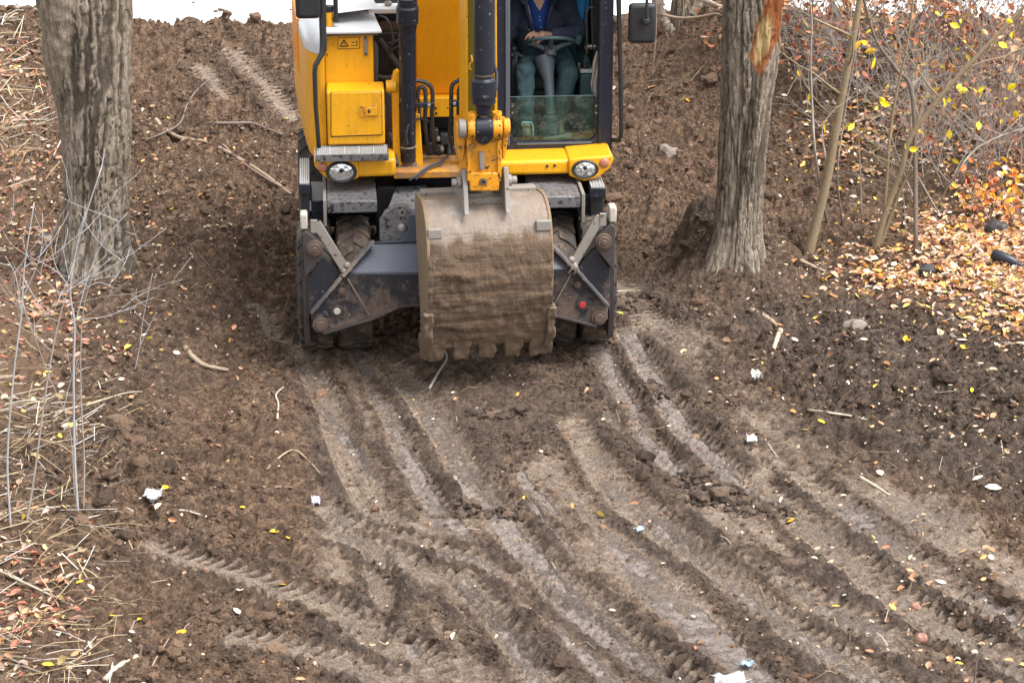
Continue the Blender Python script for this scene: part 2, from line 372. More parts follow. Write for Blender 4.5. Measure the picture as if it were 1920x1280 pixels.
def bark_mat(name, lo, hi, moss=0.25, wound=False):
    m, t, b = newmat(name); geo = N(t, 'ShaderNodeNewGeometry'); tc = N(t, 'ShaderNodeTexCoord')
    mp = N(t, 'ShaderNodeMapping'); mp.inputs['Scale'].default_value = (1, 1, 0.22); t.links.new(tc.outputs['Object'], mp.inputs['Vector'])
    n1 = noise_tex(t, 28, 8, 0.7, vec=mp.outputs[0]); n2 = noise_tex(t, 2.5, 5, 0.6); n3 = noise_tex(t, 80, 4, 0.7)
    fur = N(t, 'ShaderNodeAttribute', attribute_name='furrow').outputs['Fac']
    c = mixc(t, ramp(t, n1.outputs[0], [(.36, 0), (.64, 1)]).outputs[0], lo, hi)
    c = mixc(t, ramp(t, n2.outputs[0], [(0.42, 0), (0.62, moss)]).outputs[0], c, (0.13, 0.135, 0.062))
    c = mixc(t, mth(t, 'MULTIPLY', fur, 0.80), c, tuple(x * 0.34 for x in lo))
    c = mixc(t, 1.0, c, ramp(t, n3.outputs[0], [(0.3, 0.65), (0.7, 1.25)]).outputs[0], 'MULTIPLY')
    if wound:
        wa = N(t, 'ShaderNodeAttribute', attribute_name='wound').outputs['Fac']; wb = N(t, 'ShaderNodeAttribute', attribute_name='heart').outputs['Fac']
        wc = mixc(t, n1.outputs[0], (0.11, 0.028, 0.012), (0.46, 0.17, 0.06))
        wc = mixc(t, wb, wc, mixc(t, n1.outputs[0], (0.36, 0.20, 0.07), (0.75, 0.58, 0.30)))
        c = mixc(t, wa, c, wc)
        sa = N(t, 'ShaderNodeAttribute', attribute_name='scar').outputs['Fac']
        c = mixc(t, mth(t, 'MULTIPLY', sa, 0.8), c, mixc(t, n1.outputs[0], (0.06, 0.05, 0.036), (0.16, 0.135, 0.095)))
    t.links.new(c, b.inputs['Base Color']); b.inputs['Roughness'].default_value = 0.9; b.inputs['Specular IOR Level'].default_value = 0.25
    bump(t, b, mth(t, 'ADD', n1.outputs[0], mth(t, 'MULTIPLY', n3.outputs[0], 0.4)), 1.0, 0.035)
    return m
M['bark'] = bark_mat('grey_furrowed_bark', (0.185, 0.145, 0.108), (0.52, 0.445, 0.355), 0.20)
M['bark2'] = bark_mat('split_bark', (0.185, 0.142, 0.105), (0.50, 0.425, 0.335), 0.10, True)
M['sapbark'] = plain('sapling_bark', (0.27, 0.205, 0.125), 0.8, vary=0.45, scale=35, bmp=0.5)
M['twig'] = plain('grey_twig_bark', (0.34, 0.30, 0.265), 0.75, vary=0.5, scale=14)
M['twigdark'] = plain('dark_twig_bark', (0.17, 0.13, 0.108), 0.8, vary=0.4, scale=14)
M['twigpale'] = plain('pale_blue_grey_twig_bark', (0.40, 0.40, 0.405), 0.65, vary=0.35, scale=9)
M['twigred'] = plain('reddish_twig_bark', (0.27, 0.17, 0.14), 0.7, vary=0.35, scale=12)
M['wood'] = plain('weathered_dead_wood', (0.33, 0.25, 0.175), 0.8, vary=0.45, scale=22, bmp=0.5)
M['palewood'] = plain('peeled_pale_wood', (0.44, 0.37, 0.28), 0.7, vary=0.4, scale=22, bmp=0.3)

# ------------------------------------------------------------------ ground
def to_px_a(x, y, z):
    dx, dy, dz = x - CAM.x, y - CAM.y, z - CAM.z
    f = np.maximum(dy * _c - dz * _s, 0.5)
    return 960 + FPX * dx / f, 640 - FPX * (dy * _s + dz * _c) / f
def W2(pts, z=0.0):
    return np.array([[*(plane_pt(a, b, z).xy)] for a, b in pts])
def resample(p, n=6):
    """smooth curve through the points"""
    out = []
    q = np.vstack([2*p[0]-p[1], p, 2*p[-1]-p[-2]])
    for i in range(1, len(q)-2):
        for t in np.linspace(0, 1, n, endpoint=False):
            a, b, c, d = q[i-1], q[i], q[i+1], q[i+2]
            out.append(0.5*((2*b)+(-a+c)*t+(2*a-5*b+4*c-d)*t*t+(-a+3*b-3*c+d)*t**3))
    out.append(p[-1]); return np.array(out)
# path of each wheel rut: points, half width, depth, lug height, wetness, berm
RUTS = [
 ([(560,640),(585,700),(622,780),(655,860),(700,955),(760,1000)], .115, .055, .030, .15, .050),
 ([(668,640),(700,710),(742,800),(785,890),(840,975)], .085, .050, .012, 1.0, .050),
 ([(740,680),(785,745),(838,820),(885,890),(935,965)], .125, .075, .034, .75, .070),
 ([(1120,640),(1150,700),(1192,770),(1240,840),(1300,905)], .100, .050, .014, .95, .040),
 ([(1170,600),(1200,660),(1250,750),(1310,830),(1395,915)], .110, .050, .014, 1.0, .045),
 ([(1060,770),(1110,850),(1165,930),(1260,1010),(1400,1090),(1560,1160)], .12, .030, .020, .2, .025),
 ([(1180,930),(1290,1010),(1420,1080),(1560,1140),(1700,1200)], .14, .030, .020, .75, .030),
 ([(1400,880),(1500,980),(1600,1060),(1720,1140),(1880,1230),(2000,1290)], .13, .040, .026, .5, .045),
 ([(1480,880),(1590,960),(1690,1040),(1800,1110),(1960,1200)], .11, .030, .022, .25, .035),
 ([(590,945),(680,985),(780,1020),(900,1050),(1010,1100),(1120,1170),(1240,1250),(1330,1310)], .10, .040, .022, .8, .045),
 ([(940,975),(1000,1040),(1070,1110),(1150,1180),(1240,1240),(1330,1300)], .13, .050, .030, .85, .045),
 ([(700,1010),(712,1060),(716,1110),(708,1160),(690,1220)], .085, .055, .034, .35, .050),
 ([(600,985),(720,1030),(830,1100),(930,1180),(1010,1260),(1060,1320)], .12, .040, .024, .5, .045),
 ([(250,1010),(360,1050),(480,1085),(600,1130),(720,1190),(820,1270)], .13, .045, .022, .3, .05),
 ([(380,1190),(520,1210),(640,1240),(760,1290)], .13, .04, .022, .4, .05),
 ([(840,1060),(900,1120),(960,1190),(1000,1260)], .10, .03, .022, .7, .035),
 ([(1210,960),(1330,1060),(1480,1170),(1640,1270),(1760,1330)], .13, .03, .022, .6, .035),
 ([(480,560),(500,600),(522,650)], .13, .045, .018, .0, .03),
 ([(430,170),(480,210),(520,244),(560,282)], .14, .035, .012, .0, .03),
 ([(370,196),(402,225),(440,256)], .12, .03, .012, .0, .03),
 ([(1150,520),(1190,560),(1235,620)], .16, .04, .012, .1, .03),
]
RW = [resample(W2(p)) for p, *_ in RUTS]
def gauss(x, y, cx, cy, rx, ry=None):
    ry = ry or rx; return np.exp(-(((x-cx)/rx)**2 + ((y-cy)/ry)**2))
def inpoly(px, py, poly, soft):
    """soft mask of a convex-ish blob: product of half planes is enough for ground zones"""
    p = np.array(poly, float); m = np.full(px.shape, 1e9)
    inside = np.zeros(px.shape, bool); j = len(p) - 1
    for i in range(len(p)):
        xi, yi = p[i]; xj, yj = p[j]
        c = ((yi > py) != (yj > py)) & (px < (xj-xi)*(py-yi)/(yj-yi+1e-9)+xi); inside ^= c
        ex, ey = xj-xi, yj-yi; t = np.clip(((px-xi)*ex+(py-yi)*ey)/(ex*ex+ey*ey), 0, 1)
        m = np.minimum(m, np.hypot(px-xi-t*ex, py-yi-t*ey)); j = i
    return sst(-soft, soft, np.where(inside, m, -m))
ZONE = lambda name: [tuple(r) for r in W2(name)]
Z_PATH = ZONE([(545,650),(700,650),(1180,600),(1290,560),(1400,700),(1560,860),(1800,980),(2050,1100),(2050,1330),(640,1330),(560,1200),(560,1010),(600,900),(560,760)])
Z_BUCKET_FRONT = ZONE([(700,655),(1100,650),(1160,760),(1080,840),(960,880),(850,760),(760,700)])  # ground before the bucket: cross marks, less packed, darker tone
Z_PALE = ZONE([(1520,950),(1700,930),(1860,980),(1850,1040),(1700,1060),(1560,1010)])
Z_LIT_R = ZONE([(1690,470),(1760,425),(1960,400),(2100,420),(2100,680),(1900,650),(1750,600),(1640,540)])
Z_LIT_L = ZONE([(-200,150),(60,200),(110,420),(150,560),(170,700),(60,800),(-200,900)])
Z_LIT_BL = ZONE([(-100,880),(120,880),(180,1000),(150,1120),(180,1290),(-100,1300)])
Z_LIT_UR = ZONE([(1480,110),(1560,40),(2100,40),(2100,420),(1700,440),(1600,380),(1520,300)])
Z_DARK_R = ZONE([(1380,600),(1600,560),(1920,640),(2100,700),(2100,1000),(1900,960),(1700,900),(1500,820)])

def terrain(x, y):
    """height and surface kind of the soil at x, y"""
    wx = x + 0.35*(vn(x*0.7, y*0.7, 5)-.5); wy = y + 0.35*(vn(x*0.7, y*0.7, 6)-.5)
    path = inpoly(wx, wy, Z_PATH, 0.22); scr = inpoly(wx, wy, Z_BUCKET_FRONT, 0.18); pale = inpoly(wx, wy, Z_PALE, 0.22)
    lit = np.maximum(np.maximum(inpoly(wx, wy, Z_LIT_R, 0.75), inpoly(wx, wy, Z_LIT_L, 0.35)*0.8), inpoly(wx, wy, Z_LIT_BL, 0.25)*0.6)
    lit = np.maximum(lit, .5*inpoly(wx, wy, Z_LIT_UR, .5)*sst(.3, .6, fbm(x*1.2, y*1.2, 3, 15)))
    dkr = inpoly(wx, wy, Z_DARK_R, 0.4)
    near = sst(60, 14, np.hypot(x, y))
    # broad shapes
    h = 0.54*sst(2.6, 8.6, y) - 0.42*sst(9.05, 10.2, y + 0.25*(fbm(x*0.9, y*0.2, 3, 9)-.5))
    h = h + 0.10*sst(7.6, 8.7, y)*(1-sst(8.9, 9.5, y))*vn(x*1.6, y*1.2, 77)
    h = h + 0.62*gauss(x, y, 2.95, 7.9, .72, 1.3) + 0.30*gauss(x, y, 4.6, 6.6, 1.7, 1.8) + 0.25*gauss(x, y, -5.3, 8.4, 1.2, 1.0)
    h = h + 0.40*gauss(x, y, 2.36, 1.80, 0.42, 0.62) + (0.15+.34*fbm(x*6, y*6, 3, 17))*gauss(x, y, 2.14, 2.15, 0.20, 0.3) + .12*gauss(x, y, 2.5, 2.05, .3, .25) + 0.16*gauss(x, y, -3.2, 1.8, 0.7, 0.9)
    side_l = sst(-1.55, -2.1, x - 0.12*np.minimum(y, 0)) * sst(-5.2, -2.2, y) * sst(4.5, 1.0, y)
    h = h + 0.12*side_l + 0.10*sst(1.75, 2.6, x)*sst(-2.5, 0.0, y)*sst(4, 1.5, y)
    h = h + 0.09*gauss(x, y, -1.45, -1.6, 0.3, 1.3)
    h = h + 0.16*(fbm(x*0.55, y*0.55, 3, 21)-.5)*(1-0.7*path)
    q_ = x + .38*y + .22*(fbm(x*.45, y*.45, 3, 121)-.5); st_ = vn(q_*5.2, y*.30, 123)*.65 + vn(q_*12, y*.7, 124)*.35    # long streaks along the way the machine has driven
    strk = path*(1-scr)*(1-.6*pale)
    loose = (1 - path) * (1 - 0.5*lit)
    back = sst(1.5, 4.0, y)
    # crumbly soil
    a1 = fbm(x*3.0, y*3.0, 3, 31); a2 = fbm(x*8.5, y*8.5, 3, 47); a3 = vn(x*22, y*22, 53); a4 = vn(x*41, y*41, 59)
    clump = sst(.46, .74, a1)
    rough = np.clip(0.25 + .40*back*(1-path) + loose*(0.55+0.5*vn(x*1.1, y*1.1, 61)) + 0.3*scr, 0, 1.7)
    dl = 0.050*(clump-.3) + 0.055*(sst(.35, .8, a2)-.35) + 0.040*(sst(.2, .8, a3)-.5) + 0.026*(a4-.5)
    h = h + rough*dl*near
    # patches of loose crumbs on the packed path
    pt = .85*strk*sst(.52, .66, st_*.6 + .4*fbm(x*2.4, y*1.6, 3, 71))
    h = h + strk*.030*(st_-.5)
    h = h + pt*(0.010 + 0.028*sst(.35, .75, a2) + 0.016*a3)
    # faint prints of older passes across the packed mud
    yy_ = y - .10*x + .05*np.sin(q_*22) + .06*(fbm(x*1.3, y*1.3, 3, 87)-.5); rip = (yy_/.088) % 1.0; rip = np.where(rip < .7, sst(0, .7, rip), sst(1.0, .7, rip))
    ribz = strk*sst(.36, .46, st_)*sst(.68, .58, st_)*sst(.34, .50, fbm(q_*1.5+4, y*.6, 3, 88))
    h = h + ribz*.050*(rip-.5)*(.5+.8*vn(x*5, y*3, 89))
    # horizontal scrape marks under the bucket
    sm = vn(x*3.0, y*24, 83) + 0.6*vn(x*7, y*40, 85)
    h = h + scr*0.030*(sm-.8)
    comp = np.clip(path*(1-0.85*scr)*(1-0.75*pt) + pale*0.6, 0, 1)*0.78
    wet = np.clip(.85*strk*sst(.50, .34, st_)*sst(.36, .55, fbm(q_*1.2, y*.5, 3, 91)) + .30*path*sst(.5, .66, fbm(x*.9, y*.9, 3, 92)), 0, 1); comp = np.clip(comp - .6*ribz*(1-rip), 0, 1); dark = 0.75*scr + 0.55*ribz*(1-rip) + 0.95*dkr*(1-lit) + 0.65*pt  # grooves between the ribs are darkened in colour to strengthen relief
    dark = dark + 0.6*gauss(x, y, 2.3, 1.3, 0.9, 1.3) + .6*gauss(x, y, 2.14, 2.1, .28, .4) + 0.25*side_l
    # wheel ruts with lug prints
    for (pts, hw, dep, lug, wt, berm), c in zip(RUTS, RW):
        lo, hi = c.min(0) - 3.2*hw, c.max(0) + 3.2*hw
        idx = np.where((x > lo[0]) & (x < hi[0]) & (y > lo[1]) & (y < hi[1]))[0]
        if len(idx) == 0: continue
        X, Y = x[idx], y[idx]; best = np.full(len(idx), 9.0); arc = np.zeros(len(idx)); sgn = np.ones(len(idx)); s0 = 0.0
        for i in range(len(c)-1):
            e = c[i+1]-c[i]; L = math.hypot(*e)
            if L < 1e-6: continue
            rx, ry = X-c[i][0], Y-c[i][1]; t = np.clip((rx*e[0]+ry*e[1])/(L*L), 0, 1)
            d = np.hypot(rx-t*e[0], ry-t*e[1]); k = d < best
            best[k] = d[k]; arc[k] = s0+t[k]*L; sgn[k] = np.sign(e[0]*ry[k]-e[1]*rx[k]); s0 += L
        fade = sst(0, .25, arc)*sst(s0, s0-.25, arc)
        wob = hw*(0.85+0.35*vn(arc*2.2, sgn*3.1, 101))
        u = best/wob
        floor_ = sst(1.25, .7, u)*fade; berm_ = np.exp(-((u-1.6)/.55)**2)*fade
        lump = 0.15 + 1.1*sst(.38, .70, fbm(X*5.5, Y*4.5, 3, 107))
        per = 0.088; ph = (arc + sgn*0.0 - best*0.55)/per
        fr_ = (ph % 1.0); ridge = np.where(fr_ < .75, sst(0.15, .75, fr_), sst(1.0, .75, fr_))
        lz = sst(.10, .42, u)*sst(1.8, 1.15, u)*fade
        cur = h[idx]
        cur = cur - floor_*dep*.78*(0.75+.5*vn(arc*1.3, sgn, 109)) - sst(1.9, 1.0, u)*fade*0.88*rough[idx]*dl[idx] - floor_*pt[idx]*0.03
        cur = cur + berm_*berm*.27*lump*(0.7+1.0*(a2[idx]-.4)) + lz*lug*1.25*(ridge-.6)*(0.75+.5*vn(arc*1.7, sgn*5, 113))
        cur = cur + berm_*0.018*(sst(.4, .75, a2[idx])+a3[idx]-.6)
        h[idx] = cur
        comp[idx] = np.clip(comp[idx]*(1-0.75*berm_) + floor_*(1.0-0.9*(1-ridge)*lz), 0, 1)  # lug grooves marked less packed only to darken them
        wet[idx] = np.maximum(wet[idx]*(1-berm_), sst(1.0, .45, u)*fade*wt*(1-.4*ridge*lz))
        dark[idx] = np.clip(dark[idx]*(1-floor_) + 0.60*berm_ + .8*floor_*lz*(1-ridge), 0, 1)  # relief of the lug grooves put into the colour; berms have dark crumbs
    wet = wet + 0.45*pale
    h = h - 0.10*sst(9.6, 10.4, y)*0
    return h, np.clip(comp, 0, 1), np.clip(wet, 0, 1), np.clip(dark, 0, 1), np.clip(lit, 0, 1)
XS = np.concatenate([-np.geomspace(420, 5.2, 34)[:-1], np.arange(-5.2, 6.4, .0150), np.geomspace(6.4, 420, 34)[1:]])
YS = np.concatenate([-np.geomspace(60, 6.5, 12)[:-1], np.arange(-6.5, -1.0, .0155), np.arange(-1.0, 3.0, .026), np.arange(3.0, 10.6, .042), np.geomspace(10.6, 600, 40)])
GX, GY = np.meshgrid(XS, YS)
H, COMP, WET, DARK, LIT = [a.reshape(GX.shape) for a in terrain(GX.ravel().copy(), GY.ravel().copy())]
nx, ny = len(XS), len(YS)
ii = (np.arange(ny-1)[:, None]*nx + np.arange(nx-1)[None, :]).ravel()
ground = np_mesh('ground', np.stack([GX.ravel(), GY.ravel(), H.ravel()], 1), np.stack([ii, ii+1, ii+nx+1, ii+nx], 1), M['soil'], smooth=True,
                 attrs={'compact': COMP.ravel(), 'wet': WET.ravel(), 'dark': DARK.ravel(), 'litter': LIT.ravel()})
tag(ground, 'churned brown earth with wheel ruts', kind='structure')
def gz(x, y, A=None):
    A = H if A is None else A
    x = np.asarray(x, float); y = np.asarray(y, float)
    i = np.clip(np.searchsorted(XS, x)-1, 0, nx-2); j = np.clip(np.searchsorted(YS, y)-1, 0, ny-2)
    u = (x-XS[i])/(XS[i+1]-XS[i]); v = (y-YS[j])/(YS[j+1]-YS[j])
    return (A[j, i]*(1-u)+A[j, i+1]*u)*(1-v) + (A[j+1, i]*(1-u)+A[j+1, i+1]*u)*v
def G(px, py):
    """point of the ground seen at this pixel of the photograph"""
    d = ray(px, py); lo, hi = 8.0, 60.0; t = lo
    while t < hi:
        p = CAM + d*t
        if p.z <= float(gz(p.x, p.y)): break
        t += 0.06
    a, b = t-0.06, t
    for _ in range(12):
        m = (a+b)/2; p = CAM + d*m
        if p.z <= float(gz(p.x, p.y)): b = m
        else: a = m
    p = CAM + d*b
    return Vector((p.x, p.y, float(gz(p.x, p.y))))
def up(px, py, y):
    """point seen at this pixel on the upright plane y metres away"""
    d = ray(px, py); return CAM + d*((y-CAM.y)/d.y)

# pale paved yard beyond the crest of the bank
xs = np.linspace(-60, 60, 61); ys = np.concatenate([np.linspace(9.9, 16, 16), np.linspace(17, 90, 30)])
yx, yy = np.meshgrid(xs, ys); yz = 0.22 + 0.0*yx
k = (np.arange(len(ys)-1)[:, None]*len(xs) + np.arange(len(xs)-1)[None, :]).ravel()
def yard_mat():
    m, t, b = newmat('pale_concrete'); geo = N(t, 'ShaderNodeNewGeometry')
    n1 = noise_tex(t, 0.35, 5, 0.6, vec=geo.outputs['Position']); n2 = noise_tex(t, 3.0, 3, 0.6, vec=geo.outputs['Position'])
    c = mixc(t, n1.outputs[0], (0.78, 0.78, 0.78), (0.86, 0.855, 0.845))
    c = mixc(t, ramp(t, n2.outputs[0], [(0.68, 0), (0.73, 0.8)]).outputs[0], c, (0.20, 0.17, 0.15))
    t.links.new(c, b.inputs['Base Color']); b.inputs['Roughness'].default_value = 0.55; return m
yard = np_mesh('pavement', np.stack([yx.ravel(), yy.ravel(), yz.ravel()], 1), np.stack([k, k+1, k+len(xs)+1, k+len(xs)], 1), yard_mat())
tag(yard, 'pale paved yard beyond the earth bank', kind='structure')

# crumbs and clods of soil
def ico(sub):
    bm = bmesh.new(); bmesh.ops.create_icosphere(bm, subdivisions=sub, radius=1.0)
    v = np.array([x.co[:] for x in bm.verts]); f = np.array([[q.index for q in y.verts] for y in bm.faces]); bm.free(); return v, f
ICO1, ICO2 = ico(1), ico(2)
def clods(name, n, rmin, rmax, dens, base, seed, region, label, power=2.2, flat=0.7):
    r = np.random.default_rng(seed); bv, bf = base
    x = r.uniform(region[0], region[1], n*6); y = r.uniform(region[2], region[3], n*6)
    z = gz(x, y); px, py = to_px_a(x, y, z)
    keep = (r.random(len(x)) < dens(x, y)) & (px > -60) & (px < 1980) & (py < 1330) & (py > -20)
    x, y, z = x[keep][:n], y[keep][:n], z[keep][:n]; n = len(x)
    if name == 'yard_grit': z = np.full(n, .22)
    s = rmin*(rmax/rmin)**(r.random(n)**power)
    nb = len(bv)
    jit = 1 + (0.34 if nb < 20 else .26)*(r.random((n, nb, 1))-.5)*2
    ax = np.stack([r.uniform(.7, 1.35, n), r.uniform(.7, 1.35, n), r.uniform(.55, .95, n)*flat/.7], 1)
    V = bv[None]*jit*ax[:, None, :]*s[:, None, None]
    th = r.uniform(0, 6.283, n); co, si = np.cos(th), np.sin(th)
    tl = r.uniform(-.5, .5, n); ct, st = np.cos(tl), np.sin(tl)
    Y1 = V[..., 1]*ct[:, None]-V[..., 2]*st[:, None]; Z1 = V[..., 1]*st[:, None]+V[..., 2]*ct[:, None]
    X2 = V[..., 0]*co[:, None]-Y1*si[:, None]; Y2 = V[..., 0]*si[:, None]+Y1*co[:, None]
    V = np.stack([X2 + x[:, None], Y2 + y[:, None], Z1 + (z + s*(0.22 if nb < 20 else 0.0))[:, None]], -1).reshape(-1, 3)
    F = (bf[None] + (np.arange(n)*nb)[:, None, None]).reshape(-1, 3)
    c = np.array([0.165, 0.102, 0.064])[None]*r.uniform(.45, 1.6, (n, 1))*(1+0.05*(r.random((n, 3))-.5))
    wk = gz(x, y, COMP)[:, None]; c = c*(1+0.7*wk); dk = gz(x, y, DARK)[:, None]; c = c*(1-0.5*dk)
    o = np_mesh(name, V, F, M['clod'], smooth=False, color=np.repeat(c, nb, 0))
    return tag(o, label, kind='stuff')
def d_loose(x, y):
    return np.clip((1-gz(x, y, COMP)*1.35)*(1-gz(x, y, LIT)*.7)*sst(.3, .7, fbm(x*1.3, y*1.3, 3, 131))*1.3, 0.02, 1)
OCT = (np.array([(1, 0, 0), (-1, 0, 0), (0, 1, 0), (0, -1, 0), (0, 0, 1), (0, 0, -1)], float), np.array([(0, 2, 4), (2, 1, 4), (1, 3, 4), (3, 0, 4), (2, 0, 5), (1, 2, 5), (3, 1, 5), (0, 3, 5)]))
AREA = (-5.5, 6.8, -6.6, 9.4)
clods('soil_grains', 95000, .006, .016, lambda x, y: d_loose(x, y)*.8+.10, OCT, 2, AREA, 'fine loose crumbs of brown soil', 1.6, .9)
clods('soil_crumbs', 11000, .013, .032, d_loose, ICO1, 3, AREA, 'loose crumbs of brown soil')
clods('soil_clods', 1700, .024, .075, d_loose, ICO2, 4, AREA, 'lumps of loose brown soil', 3.0)
def d_crest(x, y): return np.exp(-((y-9.1)/.35)**2)
clods('crest_clods', 500, .02, .085, d_crest, ICO2, 5, (-6.5, 7, 8.5, 9.8), 'lumps of soil along the crest of the bank', 1.8)
clods('yard_grit', 160, .012, .05, lambda x, y: .3 + 0*x, ICO1, 6, (-9, 9, 9.9, 13), 'dark grit scattered on the pale yard', 2.0)
d = bpy.data.objects['yard_grit']; d.location.z = 0.0

# ------------------------------------------------------------------ excavator
E = empty('excavator', (0, 0, 0), YAW)
tag(E, 'yellow wheeled excavator with dark blade and mud-caked bucket on the track', 'excavator')
def Lw(v): return Vector((v[0]*_cy - v[1]*_sy, v[0]*_sy + v[1]*_cy, v[2]))
def X(px, py, yl): return P(px, py, yl).x
def Z(py, yl, px=900): return P(px, py, yl).z
def PZ(pts, yl): return [(p.x, p.z) for p in (P(a, b, yl) for a, b in pts)]
def plate(name, pts, yl, depth, mat, parent=E, bevel=0.008, **k):
    return MB().prism(PZ(pts, yl), yl, yl + depth).build(name, M[mat], parent, bevel=bevel, **k)
def xprism(mb, prof, x0, x1):
    """side profile (y, z) stretched from x0 to x1"""
    a = sum(prof[i][0]*prof[(i+1) % len(prof)][1] - prof[(i+1) % len(prof)][0]*prof[i][1] for i in range(len(prof)))
    if a < 0: prof = prof[::-1]
    n = len(prof); vs = [(x0, p[0], p[1]) for p in prof] + [(x1, p[0], p[1]) for p in prof]
    fs = [tuple(range(n-1, -1, -1)), tuple(range(n, 2*n))] + [(i, (i+1) % n, (i+1) % n+n, i+n) for i in range(n)]
    return mb.add(vs, fs)
def ycyl(mb, px, py, yl, r, d, n=24):
    c = P(px, py, yl); return mb.cyl(c, c + Vector((0, d, 0)), r, n)

# wheels ------------------------------------------------------------
def make_wheel(xc, yc, mir):
    R_, W_ = 0.535, 0.27
    prof = [(-.5, .58), (-.52, .72), (-.5, .88), (-.44, .955), (-.30, .972), (0, .975), (.30, .972), (.44, .955), (.5, .88), (.52, .72), (.5, .58)]
    mb = MB(); mb.lathe([(a*W_, b*R_) for a, b in prof], (xc, yc, R_), 'x', 56)
    nl = 22
    for i in range(nl):
        for sd in (-1, 1):
            th0 = 2*math.pi*(i + (0.5 if sd > 0 else 0))/nl
            pts = []
            for u, dth in ((0.0, 0.14), (0.25, 0.06), (0.48, -0.06)):
                for (rr, ww) in ((.955, .062), (1.0, .05)):
                    for q in (-1, 1):
                        th = th0 + dth + q*ww
                        pts.append(Vector((xc + sd*u*W_*1.0, yc + R_*rr*(1-.03*(u > .4))*math.sin(th)*1.0, R_ + R_*rr*(1-.03*(u > .4))*math.cos(th))))
            fs = []
            for s in range(2):
                b = s*4; n2 = b+4
                fs += [(b+2, b+3, n2+3, n2+2), (b, b+2, n2+2, n2), (b+3, b+1, n2+1, n2+3)]
            fs += [(0, 1, 3, 2), (8, 10, 11, 9)]
            mb.add(pts, fs)
    wv = mb.build('wheel', M['rubber'], E, ang=30, fix=True)
    s = -1 if xc < 0 else 1
    rb = MB().lathe([(-.35*W_, .57*R_), (-.30*W_, .5*R_), (0, .45*R_), (.30*W_, .5*R_), (.35*W_, .57*R_)], (xc, yc, R_), 'x', 40)
    rb.cyl((xc-.09, yc, R_), (xc+.09, yc, R_), .46*R_, 32)
    for k in range(10):
        a = 2*math.pi*k/10; rb.cyl((xc+s*.08, yc+.17*math.cos(a), R_+.17*math.sin(a)), (xc+s*.115, yc+.17*math.cos(a), R_+.17*math.sin(a)), .014, 8)
    rb.build('rim', M['fender'], wv, fix=True)
    return wv
for yc in (0.0, 2.75):
    for xc in (-1.125, -.815, .815, 1.125): make_wheel(xc, yc, 1)
mb = MB(); 
for yc in (0.0, 2.75): mb.tube([(-1.2, yc, .535), (-.5, yc, .535), (0, yc, .55), (.5, yc, .535), (1.2, yc, .535)], [.10, .12, .2, .12, .10], 14)
mb.build('axle', M['muddyplate'], E)
MB().box((-.46, -.2, .52), (.46, 3.2, 1.02)).build('chassis', M['dark'], E, bevel=.02)
mb = MB(); mb.lathe([(1.03, .60), (1.03, .78), (1.12, .80), (1.16, .80), (1.17, .70), (1.27, .70), (1.30, .74), (1.32, .5)], (0, 1.15, 0), 'z', 64)
for k in range(40):
    a = 2*math.pi*k/40; mb.cyl((.76*math.cos(a), 1.15+.76*math.sin(a), 1.16), (.76*math.cos(a), 1.15+.76*math.sin(a), 1.19), .018, 6)
mb.build('turntable', M['dark'], E, fix=True)

# undercarriage boxes, steps -----------------------------------------
for s in (-1, 1):
    yf = -.30; zt, zb = Z(377, yf, 660), Z(400, yf, 660)
    xa, xb = X(613, 380, yf), X(707, 380, yf)
    xa, xb = (xa, xb) if s < 0 else (-xb-.03, -xa-.03)
    fb = MB().box((xa, yf, zb), (xb, .75, zt)).build('fender_box', M['fender'], E, bevel=.012)
    MB().box((xa-.03, yf-.01, zb-.1), (xa-.004, .6, zt+.012)).build('rib', M['greysteel'], fb, bevel=.004) if s < 0 else MB().box((xb+.004, yf-.01, zb-.12), (xb+.03, .6, zt+.02)).build('rib', M['greysteel'], fb, bevel=.004)
    MB().box((xa+.03, yf-.03, zb+.012), (xa+.05, yf-.002, zt-.02)).build('lug', M['dark'], fb, bevel=.003)
    # side step with tread plate
    ys = -.12; x0, x1 = (X(561, 346, ys), X(581, 346, ys)) if s < 0 else (X(1107, 352, ys), X(1136, 352, ys))
    z1 = Z(346, ys, 570) if s < 0 else Z(353, ys, 1120); z0 = z1 - .085
    st = MB().box((x0, ys, z0), (x1, .62, z1)).build('side_step', M['dark'], E, bevel=.006)
    mb = MB(); 
    for i in range(26):
        y_ = ys + .01 + i*.0275; mb.box((x0+.008, y_, z1+.001), (x1-.008, y_+.011, z1+.010))
    for j in range(5):
        xx = x0 + (x1-x0)*(j+.5)/5; mb.box((xx-.004, ys+.008, z1+.001), (xx+.004, .61, z1+.013))
    g = mb.build('step_tread', M['grating'], st, smooth=False); 
    MB().box((x0+.01, ys+.06, z0-.22), (x1-.01, .55, z0)).build('step_bracket', M['black'], st, bevel=.006)
    xm = (-1.14, -1.03) if s < 0 else (1.03, 1.14)
    MB().box((xm[0], .0, .98), (xm[1], .55, 1.22)).build('battery_box', M['dark'], E, bevel=.006)
MB().box((-1.2, .45, .86), (1.2, .75, 1.0)).build('cross_beam', M['dark'], E, bevel=.01)
for s in (-1, 1):
    m2 = MB().prism([(s*x, z) for x, z in PZ([(706, 350), (742, 350), (742, 440), (706, 440)], .2)], .2, .5); m2.build('frame_bracket', M['black'], E, bevel=.008, fix=True)
